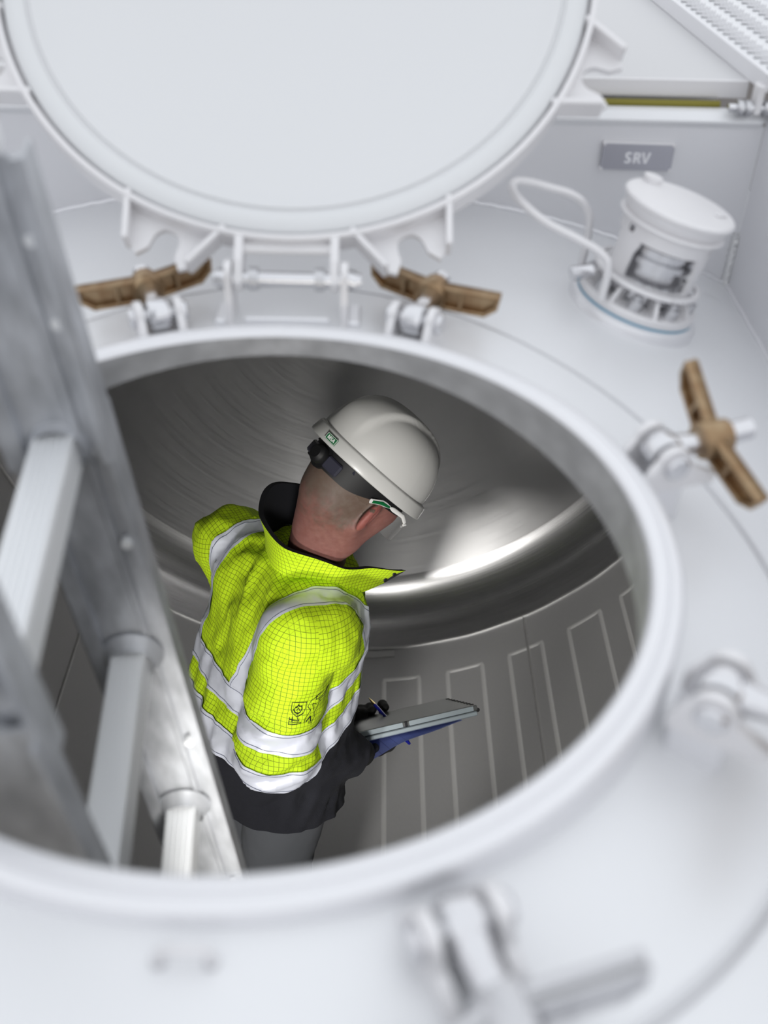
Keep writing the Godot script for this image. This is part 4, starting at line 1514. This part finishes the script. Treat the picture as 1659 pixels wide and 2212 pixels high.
	var ts := nets(func(p): return tf.d(p) - 0.004 * fold2.get_noise_3d(p.x * 40, p.y * 60, p.z * 40), Vector3(-0.36, -2.28, -1.20), Vector3(0.06, -1.20, -0.68), 0.012)
	ts = ts.clip(func(p): return p.y + 2.215)
	part(ts.mesh(M.trouser, bx), "trousers", person, Transform3D(), "dark grey work trousers")
	for a in [AN_R, AN_L]:
		var A: Vector3 = a
		var fy: float = Y_AX - sqrt(R_IN * R_IN - A.x * A.x)
		var sf := Field.new(0.03)
		var fw := Vector3(TF.x, 0, TF.z).normalized()
		sf.bone(A + Vector3(0, 0.06, 0), Vector3(A.x, fy + 0.055, A.z), 0.052, 0.052)
		sf.bone(Vector3(A.x, fy + 0.05, A.z) - fw * 0.03, Vector3(A.x, fy + 0.042, A.z) + fw * 0.16, 0.050, 0.040)
		var bs := nets(func(p): return sf.d(p), A - Vector3(0.22, 0.14, 0.22), A + Vector3(0.24, 0.14, 0.22), 0.010)
		bs = bs.clip(func(p): return p.y - fy - 0.012)
		part(bs.mesh(M.boot, bx), "boot", person, Transform3D(), "black work boot")
		var sole := MB.new()
		var ol := []
		for i in 20:
			var an := TAU * i / 20.0
			var rr := 0.048 if cos(an) < 0 else 0.044
			ol.append(Vector2(rr * sin(an), 0.065 + (0.095 * cos(an) if cos(an) < 0 else 0.100 * cos(an)) ))
		sole.slab(ol, 0.0, 0.016, Transform3D(Basis(Vector3.UP.cross(-fw), fw, Vector3.UP), Vector3(A.x, fy + 0.002, A.z) - base))
		part(sole.mesh(M.dark_plastic), "sole", person)
	build_hands(person, bx)

func build_collar(jk: Node3D, jx: Transform3D) -> void:
	# open stand-up collar: foot on the neckline, top edge flaring, tips at the throat; (right, up, forward) from throat to throat
	var foot := [Vector3(-0.030, 0.425, 0.165), Vector3(-0.085, 0.430, 0.085), Vector3(-0.060, 0.440, 0.010), Vector3(0.0, 0.438, -0.018), Vector3(0.070, 0.424, -0.018), Vector3(0.114, 0.410, 0.055), Vector3(0.104, 0.410, 0.125), Vector3(0.088, 0.415, 0.185)]
	var top := [Vector3(-0.045, 0.500, 0.195), Vector3(-0.115, 0.550, 0.085), Vector3(-0.085, 0.548, 0.000), Vector3(0.0, 0.535, -0.040), Vector3(0.096, 0.522, -0.030), Vector3(0.146, 0.500, 0.050), Vector3(0.134, 0.478, 0.130), Vector3(0.138, 0.468, 0.200)]
	var spline := func(c: Array, x: float) -> Vector3:
		var k: int = clampi(int(floor(x)), 0, c.size() - 2)
		var p0: Vector3 = c[max(k - 1, 0)]
		var p3: Vector3 = c[min(k + 2, c.size() - 1)]
		return (c[k] as Vector3).cubic_interpolate(c[k + 1], p0, p3, x - k)
	var P := func(x: float, h: float, off: float) -> Vector3:
		var f: Vector3 = spline.call(foot, x)
		var t: Vector3 = spline.call(top, x)
		var q := f.lerp(t, h) 
		var mid := f.lerp(t, 0.5) - Vector3(0.01, 0, 0.085)
		var nrm := Vector3(mid.x, 0.0, mid.z).normalized()
		q += nrm * (off - 0.006 * sin(h * PI))
		return Vector3(q.x, q.y, -q.z)
	var A0 := 0.0
	var A1 := 7.0
	var outer := MB.new()
	outer.grid(func(uv): return P.call(lerpf(A0, A1, uv.x), uv.y + 0.04 * sin(uv.x * 31.0) * uv.y, 0.006), 72, 8, 1)
	part(outer.mesh(M.hivis), "collar", jk, Transform3D(), "yellow stand-up collar, open at the throat")
	var inner := MB.new()
	inner.grid(func(uv): return P.call(lerpf(A0, A1, uv.x), uv.y + 0.04 * sin(uv.x * 31.0) * uv.y, -0.004), 72, 8, 1, true)
	# rolled top edge and the ends
	for i in 72:
		var a := lerpf(A0, A1, i / 72.0)
		var b := lerpf(A0, A1, (i + 1) / 72.0)
		var ha := 1.0 + 0.04 * sin(i / 72.0 * 31.0)
		var hb := 1.0 + 0.04 * sin((i + 1) / 72.0 * 31.0)
		inner.quad(P.call(a, ha, 0.006), P.call(b, hb, 0.006), P.call(b, hb, -0.004), P.call(a, ha, -0.004), 2)
	for e in [A0, A1]:
		inner.quad(P.call(e, 0.0, 0.006), P.call(e, 1.0, 0.006), P.call(e, 1.0, -0.004), P.call(e, 0.0, -0.004))
	part(inner.mesh(M.lining), "collar_lining", jk, Transform3D(), "navy fleece collar lining")
	for h in [0.35, 0.75]:
		var sn := MB.new()
		var c: Vector3 = P.call(6.8, h, 0.007)
		sn.lathe([Vector2(0.0062, -0.001), Vector2(0.0060, 0.0012), Vector2(0.003, 0.002), Vector2(0, 0.002)], 14, Transform3D(frame(Vector3(0, 1, 0), Vector3(0.8, 0.1, -0.5), c).basis, c))
		part(sn.mesh(M.black), "snap_button", jk)
	# front placket down the chest with its snaps
	var pl := MB.new()
	var pc := func(u: float, l: float) -> Vector3:
		# find the cloth from in front
		var p := tp(l, u, 0.30)
		for i in 40:
			var d := jacket_d(p)
			if d < 0.001:
				break
			p -= TF * d * 0.8
		return jx.affine_inverse() * (p + TF * 0.006)
	pl.grid(func(uv): return pc.call(lerpf(-0.17, 0.385, uv.y), lerpf(-0.028, 0.034, uv.x)) - Vector3(0, 0, 0.004 * sin(uv.x * PI)), 5, 40, 1)
	part(pl.mesh(M.hivis), "placket", jk, Transform3D(), "yellow storm flap over the zip")
	for u in [0.36, 0.24, 0.12, 0.0, -0.12]:
		var sn2 := MB.new()
		var c2: Vector3 = pc.call(u, 0.012)
		sn2.lathe([Vector2(0.0062, -0.002), Vector2(0.0060, 0.0016), Vector2(0.003, 0.0026), Vector2(0, 0.0026)], 14, Transform3D(Basis(Vector3.RIGHT, -PI / 2), c2 - Vector3(0, 0, 0.005)))
		part(sn2.mesh(M.black), "snap_button", jk)

func build_emblem(person: Node3D, bx: Transform3D) -> void:
	# black flame shield and wing printed on the sleeve, drawn as thin ink laid on the cloth
	var ad := (ELB_R - SH_R).normalized()
	var outw := (TL * 0.82 + TF * 0.10 - TU * 0.0).normalized()
	outw = (Vector3(0.12, 0.62, 0.78) - ad * Vector3(0.12, 0.62, 0.78).dot(ad)).normalized()
	var side := outw.cross(-ad).normalized() * -1.0
	if side.x < 0:
		side = -side
	var c := SH_R + ad * 0.108 + side * 0.036
	var put := func(q: Vector2) -> Vector3:
		var p: Vector3 = c + side * q.x - ad * q.y + outw * 0.12
		for i in 30:
			var d := jacket_d(p)
			if d < 0.0003:
				break
			p -= outw * d * 0.8
		return bx.affine_inverse() * (p + outw * 0.0016)
	var mb := MB.new()
	var line := func(pts: Array, w: float) -> void:
		for i in pts.size() - 1:
			var a: Vector2 = pts[i]
			var b: Vector2 = pts[i + 1]
			var k: int = max(1, int(a.distance_to(b) / 0.006))
			var n := (b - a).normalized().orthogonal() * w / 2
			var e := (b - a).normalized() * w * 0.4
			for j in k:
				var s := (a - e).lerp(b + e, float(j) / k)
				var t := (a - e).lerp(b + e, float(j + 1) / k)
				mb.quad(put.call(s + n), put.call(s - n), put.call(t - n), put.call(t + n))
	var S := 0.001
	var sc := func(a: Array) -> Array:
		var o := []
		for i in range(0, a.size(), 2):
			o.append(Vector2(a[i], a[i + 1]) * S)
		return o
	# shield
	line.call(sc.call([-26, 14, 0, 14, 0, 0, -3, -8, -13, -14, -23, -8, -26, 0, -26, 14]), 0.0012)
	# flame inside
	line.call(sc.call([-18, -7, -21, -2, -18, 4, -16, 2, -14, 9, -11, 4, -8, 5, -6, -1, -9, -7, -13, -9, -18, -7]), 0.0017)
	line.call(sc.call([-16, -4, -13, 1, -10, -4]), 0.0012)
	# bars under the shield
	line.call(sc.call([-26, -17, -26, -31, -4, -27, -4, -25, -25, -25]), 0.0012)
	line.call(sc.call([-25, -20, -8, -20, -12, -16]), 0.0012)
	line.call(sc.call([-21, -16, -21, -22]), 0.0015)
	# wing
	line.call(sc.call([2, -28, 2, -18, 10, -4, 4, 2, 8, 14, 20, 24, 38, 30, 30, 20, 18, 14, 16, 20, 24, 22]), 0.0010)
	line.call(sc.call([38, 30, 32, 18, 22, 12, 26, 8, 18, -12, 20, -22, 16, -32, 10, -30]), 0.0010)
	line.call(sc.call([12, 6, 16, -6, 12, 8, 20, 4]), 0.0009)
	line.call(sc.call([6, -26, 12, -18, 14, -28]), 0.0022)
	part(mb.mesh(M.ink), "sleeve_emblem", person, Transform3D(), "black printed flame shield and wing emblem")

func hand_field(cuff: Vector3, wrist: Vector3, knuckles: Array, fingers: Array, thumb: Array) -> Field:
	var f := Field.new(0.010)
	f.bone(cuff, wrist, 0.036, 0.029)
	for i in 4:
		f.bone(wrist, knuckles[i], 0.0235, 0.0125)
	for i in 3:
		f.bone(knuckles[i], knuckles[i + 1], 0.013, 0.012)
	for i in 4:
		var ch: Array = fingers[i]
		var pv: Vector3 = knuckles[i]
		var r := 0.0122
		for q in ch:
			f.bone(pv, q, r, r - 0.0009)
			pv = q
			r -= 0.0009
	var pt: Vector3 = wrist.lerp(knuckles[0], 0.35)
	var r2 := 0.0150
	for q in thumb:
		f.bone(pt, q, r2, r2 - 0.002)
		pt = q
		r2 -= 0.002
	return f

func build_hands(person: Node3D, bx: Transform3D) -> void:
	var a := (N2 - N1).normalized()
	var b := (F2 - N2).normalized()
	var n := b.cross(a).normalized()
	if n.y < 0:
		n = -n
	var F1 := N1 + (F2 - N2)
	# far hand: fingers come over the far edge of the board
	var kn := []
	var fg := []
	for t in [0.500, 0.400, 0.325, 0.255]:
		var E: Vector3 = F1 + a * (t * 0.315)
		kn.append(E - n * 0.048 - a * 0.012 + b * 0.006)
		fg.append([E - n * 0.022 + b * 0.028, E + n * 0.0165 + b * 0.014, E + n * 0.0125 - b * 0.014])
	var w := WR_L + (WR_L - ELB_L).normalized() * 0.02
	var hf := hand_field(WR_L.lerp(ELB_L, 0.22), w, kn, fg, [F1 + a * 0.10 - n * 0.050 - b * 0.05, F1 + a * 0.125 - n * 0.044 - b * 0.075])
	var hs := nets(func(p): return hf.d(p), Vector3(-0.08, -1.62, -1.26), Vector3(0.22, -1.34, -1.00), 0.0038)
	part(hs.mesh(M.glove, bx), "glove", person, Transform3D(), "black glove with fingers hooked over the clipboard")
	# near hand: under the board, fingers along it
	kn = []
	fg = []
	var w2 := WR_R + (WR_R - ELB_R).normalized() * 0.02
	for i in 4:
		var K := N1 + a * (0.062 - 0.004 * i) + b * (0.085 + 0.020 * i) - n * 0.056
		kn.append(K)
		fg.append([K + a * 0.034 - n * 0.006, K + a * 0.058 - n * 0.002, K + a * 0.074 + n * 0.006])
	var hf2 := hand_field(WR_R.lerp(ELB_R, 0.22), w2, kn, fg, [N1 + a * 0.050 + b * 0.020 - n * 0.050, N1 + a * 0.075 + b * 0.030 - n * 0.046])
	var hs2 := nets(func(p): return hf2.d(p), Vector3(-0.05, -1.50, -1.12), Vector3(0.26, -1.26, -0.80), 0.0038)
	part(hs2.mesh(M.glove, bx), "glove", person, Transform3D(), "black glove under the clipboard")

func build_held_things() -> void:
	var a := (N2 - N1).normalized()
	var b := (F2 - N2).normalized()
	var n := b.cross(a).normalized()
	if n.y < 0:
		n = -n
	var W := 0.315
	var H := 0.222
	var xf := Transform3D(Basis(a, n, a.cross(n)), N1)
	var sz: float = 1.0 if xf.basis.z.dot(b) > 0 else -1.0
	var t := thing("clipboard", "scuffed grey metal form-holder clipboard held before the man", "clipboard", xf)
	var mb := MB.new()
	mb.box(Vector3(W, 0.0125, H), at(W / 2, -0.00625, sz * H / 2), 0.0022)
	part(mb.mesh(M.board), "cover", t, Transform3D(), "brushed metal cover")
	mb = MB.new()
	mb.box(Vector3(W * 0.985, 0.0105, H * 0.99), at(W / 2 + 0.001, -0.0190, sz * (H / 2 + 0.001)), 0.002)
	part(mb.mesh(M.board_edge), "tray", t, Transform3D(), "pale metal tray")
	mb = MB.new()
	mb.box(Vector3(0.130, 0.0108, 0.0020), at(0.075, -0.0062, -sz * 0.0008), 0.0006)
	mb.box(Vector3(0.150, 0.0108, 0.0020), at(0.230, -0.0062, -sz * 0.0008), 0.0006)
	part(mb.mesh(M.board_edge), "edge_strip", t, Transform3D(), "pale blue-grey edge strip")
	mb = MB.new()
	mb.box(Vector3(0.006, 0.012, 0.004), at(0.147, -0.006, -sz * 0.001), 0.001)
	part(mb.mesh(M.black), "catch", t)
	mb = MB.new()
	mb.tube([Vector3(W + 0.001, -0.012, sz * 0.004), Vector3(W + 0.001, -0.012, sz * (H - 0.004))], 0.0048, 10)
	part(mb.mesh(M.dark_plastic), "spine", t, Transform3D(), "dark hinge spine")
	for i in 9:
		mb = MB.new()
		mb.box(Vector3(0.008, 0.0012, 0.010), at(W - 0.006, 0.0004, sz * (0.02 + i * 0.0225)), 0.0003)
		part(mb.mesh(M.dark_plastic), "spine_loop", t)
	# page folded under
	mb = MB.new()
	mb.grid(func(uv): return Vector3(0.004 + uv.x * 0.27, -0.0255 - (0.044 * pow(1.0 - uv.x, 1.25) + 0.006 * sin(uv.x * 9.0) * (1.0 - uv.x)) * (1.0 - 0.85 * uv.y), sz * (-0.003 + uv.y * 0.19)), 24, 10, 1)
	mb.grid(func(uv): return Vector3(0.004 + uv.x * 0.27, -0.0257 - (0.044 * pow(1.0 - uv.x, 1.25) + 0.006 * sin(uv.x * 9.0) * (1.0 - uv.x)) * (1.0 - 0.85 * uv.y), sz * (-0.003 + uv.y * 0.19)), 24, 10, 1, true)
	part(mb.mesh(M.paper), "folded_page", t, Transform3D(), "blue lined page folded under the board")
	for i in 12:
		var u := 0.06 + i * 0.075
		mb = MB.new()
		var q := []
		for k in 9:
			var v := k / 8.0
			q.append(Vector3(0.004 + u * 0.27, -0.0259 - (0.044 * pow(1.0 - u, 1.25) + 0.006 * sin(u * 9.0) * (1.0 - u)) * (1.0 - 0.85 * v), sz * (-0.0035 + v * 0.19)))
		mb.tube(q, 0.0005, 4)
		part(mb.mesh(M.pen), "ruled_line", t)
	# pen
	var F1 := N1 + (F2 - N2)
	var top := Vector3(0.076, -1.4526, -1.1454)
	var bot := Vector3(0.1697, -1.4561, -1.0138)
	var dv := (bot - top).normalized()
	var p := thing("pen", "slim blue ballpoint pen with a brass tip between the gloved fingers", "pen", Transform3D(Basis(), top))
	mb = MB.new()
	mb.tube([Vector3.ZERO, dv * 0.010, dv * 0.024], [0.0008, 0.0028, 0.0040], 12)
	part(mb.mesh(M.brass), "tip", p)
	mb = MB.new()
	var ln := top.distance_to(bot)
	mb.tube([dv * 0.024, dv * (ln - 0.012), dv * ln], [0.0040, 0.0044, 0.0030], 12)
	part(mb.mesh(M.pen), "barrel", p)

func build_hard_hat() -> void:
	var xf := head_xf * Transform3D(Basis(Vector3.RIGHT, 0.03), Vector3(0, 0.052, 0.006))
	var t := thing("hard_hat", "white hard hat with a green logo on the man's bowed head", "hard hat", xf)
	# a: 0 is right, PI/2 is front (-z)
	var ring := func(a: float, k: float) -> Vector2: return Vector2(cos(a) * 0.104 * k, -sin(a) * 0.129 * k)
	var dome := func(uv: Vector2) -> Vector3:
		var a := uv.x * TAU
		var v := uv.y * PI / 2
		var k := pow(cos(v), 0.78)
		var q: Vector2 = ring.call(a, k)
		var y := 0.018 + 0.104 * pow(sin(v), 0.95)
		# raised crown ridge front to back, with shallow steps beside it
		var rid := smoothstep(0.040, 0.031, absf(q.x)) * smoothstep(0.0, 0.35, uv.y)
		var bump := 0.0075 * rid
		var fr := smoothstep(0.035, 0.0, absf(q.x)) * smoothstep(-0.055, -0.085, q.y) * smoothstep(1.0, 0.45, uv.y) * smoothstep(0.18, 0.5, uv.y)
		bump += 0.008 * fr
		var o := Vector3(q.x, y, q.y)
		var nrm := Vector3(q.x / 0.0108, (y - 0.01) / 0.0108, q.y / 0.0166).normalized()
		return o + nrm * bump
	var mb := MB.new()
	mb.grid(dome, 96, 24, 1, false)
	part(mb.mesh(M.helmet), "shell", t)
	# brim band: step out, drop, turn under; longer at the front
	var pr := [[1.0, 0.018], [1.015, 0.0165], [1.045, 0.0160], [1.062, 0.0130], [1.085, -0.0070], [1.080, -0.0095], [1.055, -0.0095], [1.035, 0.006], [0.985, 0.014]]
	mb = MB.new()
	for i in 96:
		for k in pr.size() - 1:
			var q := []
			for e in [[i, k], [i + 1, k], [i + 1, k + 1], [i, k + 1]]:
				var a: float = TAU * e[0] / 96.0
				var pk: Array = pr[e[1]]
				var ext := pow(maxf(sin(a), 0.0), 6) * 0.028 * clampf((pk[0] - 1.0) / 0.06, 0.0, 1.0)
				var c: Vector2 = ring.call(a, pk[0])
				q.append(Vector3(c.x, pk[1] - ext * 0.25, c.y - ext))
			mb.quad(q[0], q[3], q[2], q[1], 1)
	part(mb.mesh(M.helmet), "brim", t)
	# inside
	mb = MB.new()
	mb.grid(func(uv): return Vector3(0, 0.0, 0) + (dome.call(uv) - Vector3(0, 0.02, 0)) * 0.972 + Vector3(0, 0.018, 0), 48, 12, 1, true)
	part(mb.mesh(M.helmet), "lining_face", t)
	# suspension
	mb = MB.new()
	var band := func(a: float, y: float, r: float) -> Vector3:
		var back := smoothstep(0.1, 0.8, -sin(a))
		return Vector3(cos(a) * (0.084 + r), y - back * 0.020, -sin(a) * (0.110 + r) + 0.002)
	var H := [[-0.028, 0.0], [-0.028, 0.003], [0.008, 0.003], [0.008, 0.0], [-0.028, 0.0]]
	for i in 72:
		for k in 4:
			var a0 := TAU * i / 72.0
			var a1 := TAU * (i + 1) / 72.0
			mb.quad(band.call(a0, H[k][0], H[k][1]), band.call(a1, H[k][0], H[k][1]), band.call(a1, H[k + 1][0], H[k + 1][1]), band.call(a0, H[k + 1][0], H[k + 1][1]), k + 1)
	part(mb.mesh(M.dark_plastic), "head_band", t, Transform3D(), "dark adjustable head band")
	var kx := Transform3D(Basis(Vector3.RIGHT, PI / 2), Vector3(0.0, -0.032, 0.113))
	mb = MB.new()
	var kp := [Vector2(0, 0.020), Vector2(0.011, 0.020), Vector2(0.0125, 0.018), Vector2(0.0155, 0.016), Vector2(0.017, 0.013), Vector2(0.017, 0.002), Vector2(0.023, 0.001), Vector2(0.023, -0.004), Vector2(0, -0.004)]
	kp.reverse()
	mb.lathe(kp, 24, kx)
	part(mb.mesh(M.dark_plastic), "ratchet_knob", t, Transform3D(), "round ratchet knob at the nape")
	for s in [-1.0, 1.0]:
		mb = MB.new()
		var an: float = -PI / 2 + s * 0.36
		var pz: Vector3 = band.call(an, -0.012, 0.004)
		mb.box(Vector3(0.034, 0.024, 0.009), Transform3D(Basis(Vector3.UP, s * 0.36), pz), 0.003)
		part(mb.mesh(M.grey_plastic), "slider", t, Transform3D(), "grey slider block on the head band")
		for f in [-1.0, 1.0]:
			mb = MB.new()
			var a3: float = PI / 2 * (1.0 if f > 0 else -1.0) + s * 0.75
			var p0: Vector3 = band.call(a3, 0.0, 0.002)
			mb.tube([p0, p0 * 0.72 + Vector3(0, 0.055, 0), Vector3(0, 0.088, 0)], 0.006, 8, true, Transform3D(), Vector2(1.0, 0.25))
			part(mb.mesh(M.grey_plastic), "crown_strap", t)
	# logo at the back of the brim
	var la := -1.42
	var c2: Vector2 = ring.call(la, 1.0752)
	var nb := Vector3(cos(la), -0.10, -sin(la)).normalized()
	var lg := thing_part("logo", t, Transform3D(frame(Vector3.UP.cross(nb), Vector3.UP, Vector3(c2.x, 0.0030, c2.y) + nb * 0.0012).basis, Vector3(c2.x, 0.0030, c2.y) + nb * 0.0040))
	meta(lg, "small green MSA logo")
	mb = MB.new()
	mb.box(Vector3(0.027, 0.0125, 0.0018), at(0, 0, -0.0002), 0.0003)
	part(mb.mesh(M.logo), "green_field", lg)
	part(words("MSA", 0.0064, M.white, 0.0005, true), "lettering", lg, at(0, 0, 0.0010), "white letters MSA")
	mb = MB.new()
	for e in [[0, 0.0054, 0.0255, 0.0006], [0, -0.0054, 0.0255, 0.0006], [-0.0126, 0, 0.0006, 0.0112], [0.0126, 0, 0.0006, 0.0112]]:
		mb.box(Vector3(e[2], e[3], 0.0004), at(e[0], e[1], 0.0009))
	part(mb.mesh(M.white), "outline", lg)

func build_glasses() -> void:
	var t := thing("safety_glasses", "clear safety glasses with white and green temple arms on the man's face", "glasses", head_xf)
	for s in [-1.0, 1.0]:
		var mb := MB.new()
		mb.tube([Vector3(s * 0.071, 0.0260, -0.088), Vector3(s * 0.080, 0.0330, -0.060), Vector3(s * 0.084, 0.0310, -0.010), Vector3(s * 0.088, 0.0280, 0.020), Vector3(s * 0.089, 0.0180, 0.046)], [0.0030, 0.0032, 0.0036, 0.0042, 0.0036], 10, true, Transform3D(), Vector2(0.6, 1.3))
		var arm := part(mb.mesh(M.white), "temple_arm", t, Transform3D(), "white temple arm")
		mb = MB.new()
		mb.tube([Vector3(s * 0.0855, 0.0305, -0.008), Vector3(s * 0.0900, 0.0278, 0.020), Vector3(s * 0.0910, 0.0192, 0.043)], [0.0022, 0.0030, 0.0024], 8, true, Transform3D(), Vector2(0.6, 1.2))
		part(mb.mesh(M.logo), "grip", arm, Transform3D(), "dark green rubber grip")
		mb = MB.new()
		var lens := func(uv: Vector2) -> Vector3:
			var x := lerpf(0.008, 0.074, uv.x)
			var y := lerpf(-0.026, 0.026, uv.y) * (1.0 - 0.25 * pow(uv.x, 3))
			return Vector3(s * x, y + 0.004, -0.124 + 2.6 * x * x * 2.4)
		mb.grid(lens, 14, 8, 1, s < 0)
		part(mb.mesh(M.lens), "lens", t, Transform3D(), "clear lens")
		mb = MB.new()
		mb.tube([lens.call(Vector2(0, 1)), lens.call(Vector2(0.5, 1)), lens.call(Vector2(1, 1)), Vector3(s * 0.0735, 0.020, -0.086)], 0.0022, 8)
		part(mb.mesh(M.white), "brow_bar", t)
	var mb2 := MB.new()
	mb2.tube([Vector3(-0.009, 0.012, -0.1235), Vector3(0, 0.015, -0.1245), Vector3(0.009, 0.012, -0.1235)], 0.0024, 8)
	part(mb2.mesh(M.white), "bridge", t)

func _ready() -> void:
	stage_light()
	materials()
	build_added_lamps()
	build_tank()
	build_spill_box()
	build_lid()
	build_hinge()
	build_swing_bolts()
	build_relief_valve()
	build_ladder()
	build_person()
	build_hard_hat()
	build_glasses()
	build_held_things()
